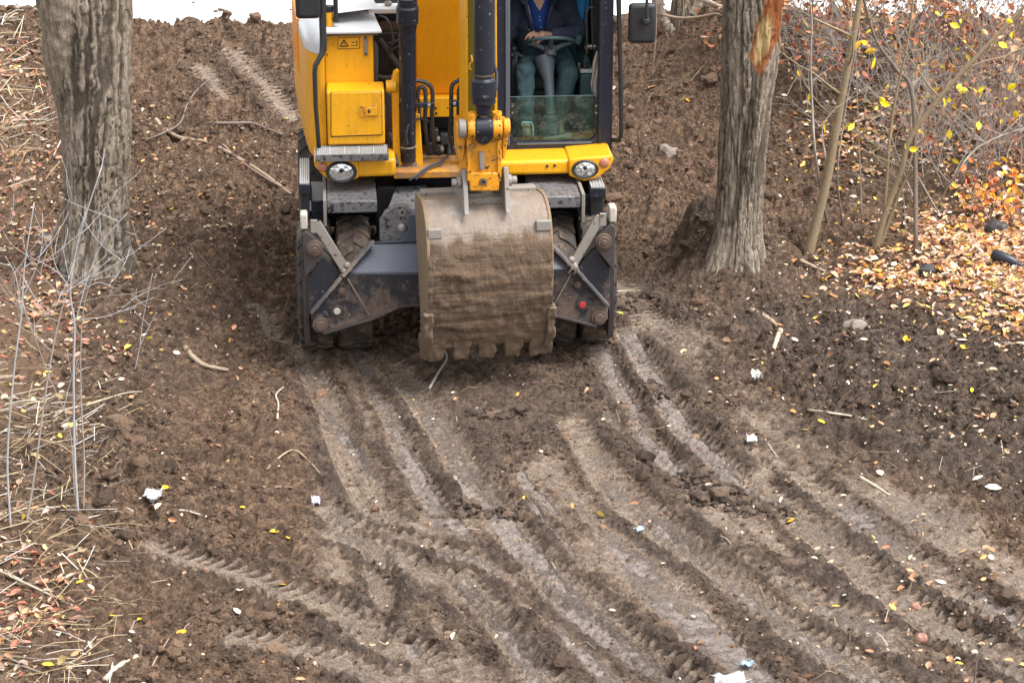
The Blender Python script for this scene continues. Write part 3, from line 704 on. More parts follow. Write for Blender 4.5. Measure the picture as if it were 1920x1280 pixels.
# front blade mounting
mb = MB(); q = [P(742, 350, .25), P(800, 346, .25), P(800, 400, -.3), P(722, 402, -.3)]
for s in (-1, 1):
    t = [Vector((v.x*(-s), v.y, v.z)) for v in q]
    mb.add(t + [v - Vector((0, 0, .08)) for v in t], [(0, 1, 2, 3), (7, 6, 5, 4), (0, 4, 5, 1), (1, 5, 6, 2), (2, 6, 7, 3), (3, 7, 4, 0)])
x8 = X(790, 390, 0)
mb.box((x8, -.3, .6), (-x8, .3, 1.02))
mb.build('blade_arm_housing', M['fender'], E, bevel=.008, fix=True)
BX = lambda pts, yl, s: [(-s*a if s > 0 else a, b) for a, b in PZ(pts, yl)]
for s in (-1, 1):
    o = MB().prism(BX([(712, 415), (722, 398), (742, 386), (760, 386), (778, 402), (800, 404), (800, 452), (712, 452)], -.47, s), -.47, -.40).build('blade_bracket', M['fender'], E, bevel=.006, fix=True)
    c = P(753, 424, -.47); c.x *= -s
    MB().cyl(c - Vector((0, .05, 0)), c + Vector((0, .02, 0)), .032, 20).cyl(c - Vector((0, .075, 0)), c - Vector((0, .05, 0)), .022, 6).build('bolt', M['steelnut'], o, bevel=.004)
    c = P(754, 398, -.475); c.x *= -s
    MB().lathe([(-.012, .014), (-.012, .028), (.0, .028)], c, 'y', 20).build('lifting_eye', M['greysteel'], o, fix=True)

# dozer blade ---------------------------------------------------------
BL = MB().prism((lambda L: L + [(-x, z) for x, z in reversed(L)])(PZ([(787, 570), (750, 573), (697, 597), (606, 624), (592, 622), (584, 612), (583, 584), (640, 518), (658, 513), (787, 513)], -.70)), -.70, -.655).build('blade', M['bladeblue'], E, bevel=.006, fix=True)
f0, f1 = P(646, 513, -.69), P(699, 455, -.50)
mb = MB(); t = [Vector((f0.x, f0.y, f0.z)), Vector((-f0.x, f0.y, f0.z)), Vector((-f1.x, f1.y, f1.z)), Vector((f1.x, f1.y, f1.z))]
mb.add(t + [v - Vector((0, -.02, .05)) for v in t], [(0, 1, 2, 3), (7, 6, 5, 4), (0, 4, 5, 1), (1, 5, 6, 2), (2, 6, 7, 3), (3, 7, 4, 0)])
mb.build('blade_top', M['bladetop'], BL, bevel=.01, fix=True)
L = PZ([(700, 456), (749, 452), (760, 444), (764, 432), (764, 403), (800, 402)], -.52)
MB().prism(L + [(-x, z) for x, z in reversed(L)], -.52, -.475).build('blade_mount', M['bladetop'], BL, bevel=.008, fix=True)
for s in (-1, 1):
    m = lambda v: Vector((v.x*(-s), v.y, v.z))
    def sq(a, b, wd, th):
        """flat bar between two points"""
        a, b = Vector(a), Vector(b); d = (b-a).normalized(); nrm = Vector((0, -1, 0)); nrm = (nrm - d*nrm.dot(d)).normalized(); sd_ = d.cross(nrm)
        vs = [a + sd_*wd*i + nrm*th*j for i, j in ((-1, -1), (1, -1), (1, 1), (-1, 1))] + [b + sd_*wd*i + nrm*th*j for i, j in ((-1, -1), (1, -1), (1, 1), (-1, 1))]
        return vs, [(3, 2, 1, 0), (4, 5, 6, 7), (0, 1, 5, 4), (1, 2, 6, 5), (2, 3, 7, 6), (3, 0, 4, 7)]
    mb = MB(); mb.add(*sq(m(P(584, 586, -.715)), m(P(640, 519, -.72)), .011, .035)); mb.add(*sq(m(P(640, 519, -.72)), m(P(699, 452, -.56)), .012, .045))
    mb.build('blade_rib', M['ribmat'], BL, bevel=.004, fix=True)
    mb = MB(); pts = [m(P(a, b, -.71)) for a, b in ((606, 624), (697, 597), (750, 573), (790, 570))]
    for a, b in zip(pts[:-1], pts[1:]): mb.add(*sq(a, b, .010, .022))
    mb.build('blade_edge', M['muddyplate'], BL, bevel=.003, fix=True)
    MB().add(*sq(m(P(652, 522, -.707)), m(P(692, 590, -.707)), .006, .012)).build('weld_seam', M['ribmat'], BL, fix=True)
    MB().prism(BX([(577, 522), (606, 482), (642, 515), (584, 583), (579, 600)], -.66, s), -.66, -.63).build('wing_panel', M['bladeblue'], BL, bevel=.004, fix=True)
    a, b = P(564, 404, -.62), P(575, 640, -.62)
    xs_ = sorted((a.x*(-s), (a.x+.045)*(-s))); pr = [(-.64, Z(432, -.64, 570)), (-.64, Z(635, -.64, 570)), (-.60, Z(648, -.6, 570)), (-.2, Z(648, -.6, 570)), (-.1, Z(500, -.1, 570)), (-.3, Z(432, -.64, 570))]
    op = MB(); xprism(op, pr, xs_[0], xs_[1]); op = op.build('end_plate', M['muddyplate'], BL, bevel=.005, fix=True)
    MB().box((min(xs_)-.006, -.67, Z(431, -.67, 570)), (max(xs_)+.006, -.54, Z(402, -.67, 570))).build('guard_cap', M['cap'], BL, bevel=.012)
    br = MB().prism(BX([(574, 434), (597, 452), (606, 468), (604, 480), (571, 522), (567, 440)], -.715, s), -.715, -.665).build('corner_bracket', M['muddyplate'], BL, bevel=.006, fix=True)
    c = m(P(590, 465, -.715))
    mb = MB(); mb.cyl(c - Vector((0, .02, 0)), c, .066, 28); mb.cyl(c - Vector((0, .045, 0)), c, .048, 24); mb.cyl(c - Vector((0, .056, 0)), c, .022, 12)
    mb.build('pivot_pin', M['rust'], br, bevel=.004)
    MB().add(*sq(m(P(593, 418, -.66)), m(P(648, 506, -.68)), .036, .012)).build('strut', M['greysteel'], BL, bevel=.006, fix=True)
    mb = MB(); mb.sphere(m(P(651, 497, -.69)), .028, 8, 6); mb.sphere(m(P(656, 505, -.69)), .022, 8, 6); mb.sphere(m(P(645, 508, -.70)), .024, 8, 6); mb.box(tuple(m(P(589, 428, -.66)) - Vector((.025, .02, .03))), tuple(m(P(589, 420, -.66)) + Vector((.025, .02, .03))))
    mb.build('strut_joint', M['greysteel'], BL)['kind'] = 'stuff'
    c = m(P(632, 582, -.702)); MB().cyl(c - Vector((0, .014, 0)), c, .048, 28).build('reflector_mount', M['muddyplate'], BL, bevel=.004)
    MB().cyl(c - Vector((0, .024, 0)), c - Vector((0, .012, 0)), .027, 28).build('reflector', M['cap'] if s < 0 else M['red'], BL, bevel=.004)
    c = m(P(601, 608, -.702)); MB().cyl(c - Vector((0, .02, 0)), c, .062, 24).cyl(c - Vector((0, .04, 0)), c, .038, 20).build('hinge_boss', M['rust'], BL, bevel=.005)
    c = m(P(640, 545, -.702)); MB().cyl(c - Vector((0, .012, 0)), c, .030, 16).cyl(c - Vector((0, .022, 0)), c, .018, 6).build('blade_bolt', M['rust'], BL, bevel=.003)
hk = [P(1066, 512, -.75), P(1072, 504, -.78), P(1078, 499, -.78), P(1083, 501, -.78), P(1083, 508, -.77), P(1076, 513, -.75)]
MB().tube(hk, .008, 8).build('tow_hook', M['greysteel'], BL)

# bucket ---------------------------------------------------------------
prof = [(-.60, 360), (-.76, 364), (-.92, 371), (-1.06, 388), (-1.16, 412), (-1.225, 445), (-1.26, 490), (-1.255, 540), (-1.215, 585), (-1.15, 622), (-1.08, 643)]
pr = np.array([(y, Z(p, y, 917)) for y, p in prof])
pr = resample(pr, 9)
Lc = np.concatenate([[0], np.cumsum(np.hypot(*np.diff(pr, axis=0).T))]); T = Lc/Lc[-1]
nr, nc = 96, 110
tt = np.linspace(0, 1, nr); py_ = np.interp(tt, T, pr[:, 0]); pz_ = np.interp(tt, T, pr[:, 1])
xl0, xl1 = X(799, 420, -1.2), X(1026, 420, -1.2); bc = Vector(((xl0+xl1)/2, -1.0, (pr[0, 1]+pr[-1, 1])/2)); bw = (xl1-xl0)/2
dy, dz = np.gradient(py_), np.gradient(pz_); nn = np.hypot(dy, dz); ny_, nz_ = dz/nn, -dy/nn      # outward: towards the viewer
if ny_[nr//2] > 0: ny_, nz_ = -ny_, -nz_
U = np.linspace(-1, 1, nc); TT, UU = np.meshgrid(tt, U, indexing='ij')
mudm = sst(.38, .56, TT + 0.18*(fbm(UU*3, TT*3, 4, 201)-.5) + 0.05*np.abs(UU)**3)
wq = .5*fbm(UU*3, TT*3, 3, 204)
band = vn(UU*1.4, (TT+wq*.2)*22, 205)*.55 + vn(UU*6, TT*34+wq*3, 207)*.5 + .65*vn(UU*9, TT*11, 206)
thick = mudm*(0.004 + 0.016*sst(.5, .95, band/1.7+.3*fbm(UU*4, TT*4, 3, 208)) + .007*sst(.55, .7, vn(UU*1.3, (TT+wq*.1)*30, 212)) + 0.007*vn(UU*26, TT*44, 209) + .004*vn(UU*55, TT*70, 210)) + .003*fbm(UU*9, TT*9, 3, 211)
wr = bw*(1 + 0.05*sst(.2, .7, TT) + 0.05*sst(.75, 1.0, TT))
BXg = UU*wr; BYg = py_[:, None] + ny_[:, None]*thick - bc.y; BZg = pz_[:, None] + nz_[:, None]*thick - bc.z
v = np.stack([BXg, BYg, BZg], -1).reshape(-1, 3)
vi = np.stack([UU*wr, np.repeat((py_-ny_*.03-bc.y)[:, None], nc, 1), np.repeat((pz_-nz_*.03-bc.z)[:, None], nc, 1)], -1).reshape(-1, 3)
kk = (np.arange(nr-1)[:, None]*nc + np.arange(nc-1)[None, :]).ravel(); q = np.stack([kk, kk+1, kk+nc+1, kk+nc], 1)
o_ = nr*nc; qi = q[:, ::-1] + o_
bt = np.arange((nr-1)*nc, nr*nc-1); rim = np.stack([bt, bt+1, bt+1+o_, bt+o_], 1); tp = np.arange(nc-1); rim2 = np.stack([tp+1, tp, tp+o_, tp+1+o_], 1)
def bucket_mat():
    m, t, b = newmat('bucket_steel_and_mud'); a = N(t, 'ShaderNodeAttribute', attribute_name='mud').outputs['Fac']
    mp = N(t, 'ShaderNodeMapping'); mp.inputs['Scale'].default_value = (0.22, 1, 2.2); tc = N(t, 'ShaderNodeTexCoord'); t.links.new(tc.outputs['Object'], mp.inputs['Vector'])
    n1 = noise_tex(t, 6, 8, 0.7, vec=mp.outputs[0]); n2 = noise_tex(t, 40, 6, 0.75); n3 = noise_tex(t, 3.2, 5, 0.6)
    mp2 = N(t, 'ShaderNodeMapping'); mp2.inputs['Scale'].default_value = (2.5, .5, .35); t.links.new(tc.outputs['Object'], mp2.inputs['Vector']); n5 = noise_tex(t, 14, 6, 0.7, vec=mp2.outputs[0])
    st = mixc(t, n5.outputs[0], (0.15, 0.108, 0.080), (0.34, 0.275, 0.225)); st = mixc(t, ramp(t, n3.outputs[0], [(0.50, 0), (0.72, 0.8)]).outputs[0], st, (0.44, 0.44, 0.43))
    mu = mixc(t, ramp(t, n1.outputs[0], [(.34, 0), (.66, 1)]).outputs[0], (0.050, 0.030, 0.018), (0.215, 0.142, 0.092)); mu = mixc(t, ramp(t, n2.outputs[0], [(0.55, 0), (0.75, .6)]).outputs[0], mu, (0.33, 0.25, 0.16))
    mk = N(t, 'ShaderNodeMapRange', interpolation_type='SMOOTHSTEP'); t.links.new(mth(t, 'ADD', a, mth(t, 'MULTIPLY', mth(t, 'SUBTRACT', n2.outputs[0], .5), .8)), mk.inputs[0]); mk.inputs[1].default_value = .2; mk.inputs[2].default_value = .6
    t.links.new(mixc(t, mk.outputs[0], st, mu), b.inputs['Base Color'])
    r = N(t, 'ShaderNodeMapRange'); t.links.new(mk.outputs[0], r.inputs[0]); r.inputs[3].default_value = .5; r.inputs[4].default_value = .88; t.links.new(r.outputs[0], b.inputs['Roughness'])
    bump(t, b, mth(t, 'ADD', n1.outputs[0], mth(t, 'MULTIPLY', n2.outputs[0], .6)), 0.9, 0.02); return m
M['bucket'] = bucket_mat()
BK = np_mesh('bucket', np.concatenate([v, vi]), np.concatenate([q, qi, rim[:, ::-1], rim2]), M['bucket'], E, smooth=True, attrs={'mud': np.concatenate([mudm.ravel(), mudm.ravel()*.0+.8])})
bm = bmesh.new(); bm.from_mesh(BK.data); bmesh.ops.recalc_face_normals(bm, faces=bm.faces); bm.to_mesh(BK.data); bm.free()
BK.location = bc; BK.rotation_euler = (0, 0, rad(5))
M['bside'] = painted('muddy_bucket_side', (0.30, 0.24, 0.10), 0.55, 0.42, (0.21, 0.145, 0.095), low=(.25, 1.2, .35))
def muddy(o, k, size=.05):
    s_ = o.modifiers.new('dense', 'SUBSURF'); s_.subdivision_type = 'SIMPLE'; s_.levels = s_.render_levels = 3
    tx_ = bpy.data.textures.get('mud_lumps') or bpy.data.textures.new('mud_lumps', 'CLOUDS'); tx_.noise_scale = size; tx_.noise_depth = 3
    d_ = o.modifiers.new('mud', 'DISPLACE'); d_.texture = tx_; d_.strength = k; d_.mid_level = .42; d_.texture_coords = 'LOCAL'; return o
def bpart(name, mb, mat, bevel=.006, **k):
    o = mb.build(name, M[mat] if isinstance(mat, str) else mat, BK, origin=(bc.x, bc.y, bc.z), bevel=bevel, fix=True, **k); return o
side_prof = [(float(a)+.002, float(b)) for a, b in zip(py_[::5]-ny_[::5]*.0, pz_[::5])]
for s in (-1, 1):
    mb = MB(); out = [(a + .014*ny_[min(i*5, nr-1)], b + .014*nz_[min(i*5, nr-1)]) for i, (a, b) in enumerate(side_prof)]
    pts = out + [(-.86, pr[-1, 1]+.05), (-.70, (pr[0, 1]+pr[-1, 1])/2), (-.56, pr[0, 1]-.1)]
    x0 = bc.x + s*(bw*1.0); xprism(mb, pts, min(x0, x0 + s*.026), max(x0, x0 + s*.026))
    bpart('side_plate', mb, 'bside')
    mb = MB(); rr = np.array(out)
    for i in range(len(rr)-1): pass
    # wear plate welded on the corner
    # side cutter at the lip
    xa = bc.x + s*bw*1.10; mb = MB(); prc = [(-1.27, Z(585, -1.27)), (-1.22, Z(628, -1.22)), (-1.06, Z(666, -1.06)), (-.96, Z(662, -.96)), (-.98, Z(618, -.98)), (-1.1, Z(575, -1.1))]
    xprism(mb, prc, min(xa, xa-s*.055), max(xa, xa-s*.055)); M.setdefault('tooth', painted('muddy_tooth', (0.13, 0.09, 0.06), .6, .7, (0.17, 0.115, 0.075), fine=20)); muddy(bpart('side_cutter', mb, 'tooth'), .060)
    # hinge ear
    xe = X(868 if s < 0 else 946, 350, -1.05); mb = MB()
    pe = [(-1.10, Z(316, -1.10)), (-1.04, Z(314, -1.04)), (-.96, Z(322, -.96)), (-.66, Z(352, -.66)), (-.62, Z(372, -.62)), (-.9, Z(376, -.9)), (-1.21, Z(402, -1.21)), (-1.185, Z(392, -1.185)), (-1.13, Z(340, -1.13))]
    xprism(mb, pe, xe-.018, xe+.018); bpart('ear', mb, 'greysteel')
    c = Vector((xe, -1.05, Z(340, -1.05))); mb = MB(); mb.cyl(c + Vector((s*.018, 0, 0)), c + Vector((s*.05, 0, 0)), .045, 20); mb.cyl(c + Vector((s*.05, 0, 0)), c + Vector((s*.09, 0, 0)), .03, 16)
    bpart('ear_pin', mb, 'greysteel')
c0, c1 = X(866, 350, -1.05), X(948, 350, -1.05)
for i, u in enumerate((-.86, -.43, 0.0, .43, .84)):
    xt = bc.x + u*bw*1.03; prt = [(-1.17, Z(600, -1.17)), (-1.14, Z(634, -1.14)), (-1.06, Z(670, -1.06)), (-1.03, Z(670, -1.03)), (-1.02, Z(630, -1.02)), (-1.07, Z(606, -1.07))]
    mb = MB(); nq = len(prt); wd = [.085, .085, .052, .052, .085, .085]
    vs = [(xt-wd[k], p[0], p[1]) for k, p in enumerate(prt)] + [(xt+wd[k], p[0], p[1]) for k, p in enumerate(prt)]
    mb.add(vs, [tuple(range(nq-1, -1, -1)), tuple(range(nq, 2*nq))] + [(k, (k+1) % nq, (k+1) % nq+nq, k+nq) for k in range(nq)])
    M.setdefault('tooth', painted('muddy_tooth', (0.16, 0.12, 0.09), .6, .7, (0.17, 0.115, 0.075), fine=20))
    muddy(bpart('tooth', mb, 'tooth', bevel=.014), .045)
mb = MB(); mb.box((bc.x-bw*.98, -.70, Z(362, -.7)-.01), (bc.x+bw*.98, -.60, Z(362, -.7)+.03)); bpart('stiffener', mb, 'greysteel')
mb = MB(); mb.box((c0+.02, -1.03, Z(376, -1.03)-.03), (c1-.02, -.90, Z(376, -1.03)+.018)); bpart('cross_tube', mb, 'greysteel')
for (a, b, c, d) in ((797, 428, 823, 446), (1002, 417, 1030, 436)):
    yf = -1.235; mb = MB(); p0, p1 = P(a, d, yf), P(c, b, yf); mb.box((p0.x, yf-.0, p0.z), (p1.x, yf+.05, p1.z)); bpart('wear_pad', mb, 'greysteel')

# stick, bucket cylinder, links -------------------------------------------
fr = [P(877, 330, -.95), P(930, 330, -.95), P(927, -160, -1.02), P(875, -160, -1.02)]; bk = [P(864, 330, -.55), P(921, 330, -.55), P(917, -160, -.50), P(864, -160, -.50)]
MB().add(fr + bk, [(0, 1, 2, 3), (7, 6, 5, 4), (0, 4, 5, 1), (1, 5, 6, 2), (2, 6, 7, 3), (3, 7, 4, 0)]).build('stick', M['olive'], E, bevel=.012, fix=True)
for i_, j_, w_ in ((0, 3, -1), (1, 2, 1)):
    a0, a1, b0, b1 = fr[i_], fr[j_], bk[i_], bk[j_]; o_x = Vector((w_*.012, 0, 0)); f_ = Vector((0, -.010, 0)); t_ = Vector((-w_*(.006 if w_ < 0 else .010), 0, 0))
    q_ = [a0 + o_x + f_, a1 + o_x + f_, b1 + o_x, b0 + o_x]; MB().add(q_ + [v + t_ - o_x for v in q_], [(0, 1, 2, 3), (7, 6, 5, 4), (0, 4, 5, 1), (1, 5, 6, 2), (2, 6, 7, 3), (3, 7, 4, 0)]).build('stick_side', M['yellow'], E, bevel=.003, fix=True)
yc_ = -1.15; cy = lambda py, px=907: P(px, py, yc_)
mb = MB(); mb.tube([cy(-170), cy(148)], .074, 32); CYL = mb.build('bucket_cylinder', M['dark'], E, bevel=.004)
mb = MB(); mb.tube([cy(146), cy(150), cy(151), cy(181), cy(183), cy(193), cy(196), cy(212), cy(214)], [.074, .084, .094, .096, .088, .088, .062, .056, .045], 36); mb.build('gland', M['dark'], CYL, ang=25)
mb = MB(); mb.tube([cy(138), cy(141)], .0765, 32); mb.build('band', M['rust'], CYL)
mb = MB(); mb.tube([cy(205), cy(242)], .038, 24); mb.build('rod', M['rust'], CYL)
MB().tube([P(924, -120, -1.08), P(925, 60, -1.08), P(926, 120, -1.08), P(931, 138, -1.1), P(931, 160, -1.12), P(927, 176, -1.15)], .013, 8).build('cylinder_pipe', M['hose'], CYL)
MB().tube([P(884, 104, -1.0), P(886, 116, -1.03), P(881, 120, -1.03), P(880, 128, -1.03), P(884, 131, -1.03)], .007, 6).build('hose_clip', M['yellow'], E)
eye = cy(240); ax = Vector((1, 0, 0))
mb = MB(); mb.cyl(eye - ax*.066, eye + ax*.066, .092, 32); mb.sphere(eye + Vector((0, -.02, -.06)), .062, 14, 10); mb.build('rod_eye', M['dark'], CYL, bevel=.012)
LK = MB().prism(PZ([(877, 252), (941, 252), (941, 300), (938, 330), (935, 358), (881, 358), (877, 335)], -1.14), -1.14, -1.06)
LK = LK.build('tipping_link', M['yellow_worn'], E, bevel=.014)
for a, b in ((875, 884), (932, 941)):
    p = PZ([(a, 256), (b, 256), (b-1, 340), (a+1, 340)], -1.165); MB().prism(p, -1.165, -1.138).build('link_flange', M['yellow_worn'], LK, bevel=.006)
plate('link_rib', [(898, 286), (908, 286), (909, 318), (900, 320)], -1.175, .04, 'greysteel', LK, .006)
plate('link_foot', [(879, 324), (937, 324), (935, 359), (881, 359)], -1.165, .03, 'yellow_worn', LK, .012)
c = P(906, 341, -1.166); MB().lathe([(0, .012), (-.012, .012), (-.012, .026), (.0, .030)], c, 'y', 20).build('grease_hole', M['rust'], LK, fix=True)
MB().cyl(c + Vector((0, -.004, 0)), c + Vector((0, .01, 0)), .0135, 14).build('hole_plug', M['black'], LK)
for s, (pa, pb) in ((-1, (876, 893)), (1, (922, 941))):
    x0, x1 = X(pa, 240, yc_), X(pb, 240, yc_); col_ = MB().cyl((x0, yc_, eye.z), (x1, yc_, eye.z), .082, 28).build('link_collar', M['yellow_worn'], LK, bevel=.012)
    xm = (x0+x1)/2; mb = MB(); mb.cyl((xm, yc_-.01, eye.z+.07), (xm, yc_-.01, eye.z+.105), .036, 16); mb.lathe([(.105, .018), (.125, .022), (.125, .036), (.10, .038)], (xm, yc_-.01, eye.z), 'z', 16); mb.build('grease_cup', M['yellow_worn'], col_, fix=True)
    xa, xb = (X(860, 240, yc_), X(874, 240, yc_)) if s < 0 else (X(943, 240, yc_), X(956, 240, yc_))
    MB().cyl((xa, yc_, eye.z), (xb, yc_, eye.z), .072, 28).build('pin_cap', M['greysteel'] if s < 0 else M['yellow_worn'], LK, bevel=.010)
    zz = [(857, 240), (874, 246), (873, 268), (870, 300), (858, 304), (856, 272)] if s < 0 else [(942, 246), (954, 244), (952, 262), (947, 297), (942, 300)]
    plate('side_link', zz, -1.12, .42, 'yellow_worn', LK, .008)

# boom and boom cylinders ------------------------------------------------
fr = [P(779, 179, .72), P(867, 177, .72), P(868, -190, .12), P(779, -190, .12)]; bk = [v + Vector((0, .45, .18)) for v in fr]
MB().add(fr + bk, [(0, 1, 2, 3), (7, 6, 5, 4), (0, 4, 5, 1), (1, 5, 6, 2), (2, 6, 7, 3), (3, 7, 4, 0)]).build('boom', M['orange'], E, bevel=.015, fix=True)
cpn = plate('cross_plate', [(781, 185), (868, 183), (868, 219), (781, 221)], .60, .16, 'yellow', E, .006)
mb = MB(); ycyl(mb, 817, 203, .593, .010, .012, 10); ycyl(mb, 818, 213, .593, .010, .012, 10); mb.build('cross_plate_bolts', M['black'], cpn)
for pxc in (764, 884):
    c_ = lambda py, dx=0: P(pxc+dx, py, .30 - (300-py)*.0006)
    B = MB().tube([c_(300), c_(52)], .067, 32).build('boom_cylinder', M['dark'], E, bevel=.004)
    MB().tube([c_(56), c_(44), c_(42), c_(14), c_(10), c_(-4)], [.070, .078, .088, .088, .078, .076], 32).build('gland', M['dark'], B, ang=25)
    MB().tube([c_(0), c_(-190)], .042, 20).build('rod', M['chrome'], B)
    for y_ in (67, 196, 271): MB().tube([c_(y_), c_(y_+3)], .0705, 32).build('band', M['greysteel'] if y_ > 200 else M['dark'], B)
    MB().tube([c_(290), c_(300), c_(314)], [.067, .06, .05], 20).build('cylinder_foot', M['rust'], B)
    mb = MB(); c0_ = c_(312); mb.cyl(c0_ - ax*.075, c0_ + ax*.075, .05, 20); mb.build('foot_pin', M['rust'], B, bevel=.005)
plate('boom_lug', [(734, 152), (738, 138), (745, 133), (751, 140), (757, 300), (752, 312), (740, 312), (737, 300)], .26, .10, 'yellow', E, .008)
mb = MB(); c = P(733, 162, .27); mb.cyl(c - ax*.04, c + ax*.045, .05, 20); mb.build('lug_boss', M['yellow'], E, bevel=.006)
plate('boom_lug', [(778, 214), (787, 214), (793, 300), (792, 326), (779, 324)], .28, .10, 'yellow', E, .006)

# deck between hood and cab ------------------------------------------------
zt = Z(322, .10, 800)
dk = MB().box((X(738, 330, .10), .10, zt-.055), (X(876, 330, .10), 1.3, zt)).build('deck_plate', M['deck'], E, bevel=.006)
mb = MB(); mb.box((X(700, 250, 1.05), 1.05, zt), (X(935, 250, 1.05), 1.12, 2.65)); mb.build('bay_wall', M['black'], E)
vb = MB().box((X(800, 270, .7), .62, Z(292, .7)), (X(850, 270, .7), .9, Z(250, .7))).build('valve_block', M['dark'], E, bevel=.01)
for (a, b, c, d) in ((806, 243, 822, 262), (826, 252, 846, 272), (818, 272, 832, 290), (838, 276, 856, 292), (802, 268, 812, 292)):
    p0, p1 = P(a, d, .57), P(c, b, .57); MB().box((p0.x, .57, p0.z), (p1.x, .66, p1.z)).build('valve', M['hose'], vb, bevel=.008)
for (a, b) in ((822, 262), (843, 268), (829, 281)):
    mb = MB(); ycyl(mb, a, b, .53, .016, .06, 12); mb.build('valve_fitting', M['greysteel'], vb, bevel=.003)
def hose(pts, r=.014, mat='hose', name='hydraulic_hose', n=8):
    q = [P(*p) for p in pts]; c = resample(np.array([tuple(v) for v in q]), 5); return MB().tube([Vector(p) for p in c], r, n).build(name, M[mat], E)
def hose3(pts, *a, **k): return hose(pts, *a, **k)
hose([(778, 151, .28), (792, 153, .30), (803, 158, .30), (810, 168, .30), (811, 190, .30), (810, 215, .32), (812, 250, .38), (815, 284, .5)], .017)
hose([(783, 186, .30), (785, 168, .30), (791, 163, .30), (797, 170, .30), (798, 195, .30), (797, 225, .33), (800, 260, .40), (803, 288, .5)], .017)
hose([(785, 186, .31), (786, 200, .31), (786, 225, .31), (779, 234, .30)], .013)
hose([(868, 148, .30), (858, 152, .30), (848, 160, .30), (846, 180, .30), (846, 215, .35), (843, 245, .42), (846, 284, .5)], .017)
hose([(872, 158, .32), (864, 162, .32), (860, 172, .32), (860, 195, .32), (858, 235, .36), (855, 270, .45)], .016)
hose([(764, 272, .20), (762, 250, .19), (768, 232, .2), (785, 223, .26), (800, 226, .33), (812, 236, .4)], .009)
hose([(846, 228, .36), (856, 218, .34), (866, 214, .33)], .008)
hose([(842, 270, .45), (842, 288, .4), (828, 302, .25), (800, 314, .12), (776, 332, .03), (768, 338, .02)], .010)
hose([(832, 305, .25), (806, 315, .13), (786, 330, .05), (780, 337, .03)], .007)
for a, b in (((753, 192), (815, 202)), ((843, 188), (868, 200))):
    p0, p1 = P(a[0], b[1], .22), P(b[0], a[1], .22); cl = MB().box((p0.x, .20, p0.z), (p1.x, .235, p1.z)).build('pipe_clamp', M['dark'], E, bevel=.004)
    c = P((b[0]-11) if b[0] < 840 else 852, (a[1]+b[1])/2, .2); MB().cyl(c, c - Vector((0, .018, 0)), .014, 12).build('clamp_bolt', M['steelnut'], cl, bevel=.003)
# engine bay hoses between hood and boom cylinder
for pts, r in (([(698, 80, .7), (704, 88, .65), (705, 120, .62), (703, 150, .62)], .022), ([(712, 74, .8), (728, 96, .75), (738, 110, .7), (752, 132, .7)], .026), ([(712, 84, .85), (730, 82, .8), (752, 78, .8)], .016),
               ([(728, 105, .75), (732, 88, .72), (742, 78, .7), (756, 72, .7)], .012), ([(727, 118, .75), (730, 100, .72), (740, 90, .7), (756, 86, .7)], .012), ([(706, 143, .7), (722, 146, .68), (740, 144, .66)], .02),
               ([(712, 30, .7), (725, 36, .62), (733, 52, .6), (738, 78, .6)], .010), ([(720, 200, .7), (728, 245, .5), (736, 285, .3), (742, 310, .2)], .03), ([(745, 96, .8), (750, 120, .8), (742, 145, .75)], .014)):
    hose(pts, r)
plate('bay_pillar', [(700, 92), (708, 92), (709, 152), (701, 152)], .6, .04, 'muddyplate', E, .004)
plate('bay_plate', [(712, 40), (756, 40), (756, 66), (712, 70)], .95, .05, 'rust', E, .004)
plate('bay_plate', [(722, 170), (737, 180), (745, 300), (728, 296)], .45, .04, 'muddyplate', E, .004)

# hood side ----------------------------------------------------------------
hx0, hx1 = X(608, 100, .34), X(700, 100, .34)
hz = Z(62, .34, 650)
HB = MB().box((hx0, .34, 1.33), (hx1, 2.2, hz)).build('tank_box', M['yellow'], E, bevel=.012)
zf = Z(60, .27, 650)
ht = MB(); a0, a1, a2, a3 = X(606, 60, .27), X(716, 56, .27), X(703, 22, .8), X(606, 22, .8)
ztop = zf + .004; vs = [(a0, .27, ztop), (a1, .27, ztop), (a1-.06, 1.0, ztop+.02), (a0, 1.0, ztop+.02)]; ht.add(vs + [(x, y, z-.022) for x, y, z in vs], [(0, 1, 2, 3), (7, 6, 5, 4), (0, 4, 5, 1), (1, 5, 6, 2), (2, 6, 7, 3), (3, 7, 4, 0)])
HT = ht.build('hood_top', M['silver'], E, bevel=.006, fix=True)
mb = MB(); mb.box((a0+.02, .285, ztop-.04), (a1-.03, .30, ztop-.022)); mb.build('hood_lip', M['rust'], E, bevel=.002)
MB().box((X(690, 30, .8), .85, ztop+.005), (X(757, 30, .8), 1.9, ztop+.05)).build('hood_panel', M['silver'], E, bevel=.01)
rc = MB().box((X(634, 10, 1.25), 1.25, ztop), (X(752, 10, 1.25), 2.4, ztop+.35)).build('engine_cover', M['olive'], E, bevel=.03)
plate('cover_window', [(636, -20), (752, -20), (752, 8), (636, 10)], 1.235, .012, 'dark', rc, .003)
MB().box((X(634, 10, 1.2), 1.19, ztop+.015), (X(760, 10, 1.2), 1.23, ztop+.045)).build('cover_rail', M['greysteel'], rc, bevel=.006)
for a, b in ((655, 18), (668, 16), (683, 19), (728, 10)):
    c = P(a, b, .95); mb = MB(); mb.cyl(c, c + Vector((0, 0, .03)), .03, 14); mb.cyl(c + Vector((0, 0, .03)), c + Vector((0, 0, .05)), .016, 10); mb.build('cap', M['greysteel'], HT, bevel=.004)
c = P(617, 41, .45); cz = Vector((c.x, .45, ztop+.004)); MB().cyl(cz, cz + Vector((0, 0, .115)), .036, 20).build('canister', M['yellow'], E, bevel=.006)
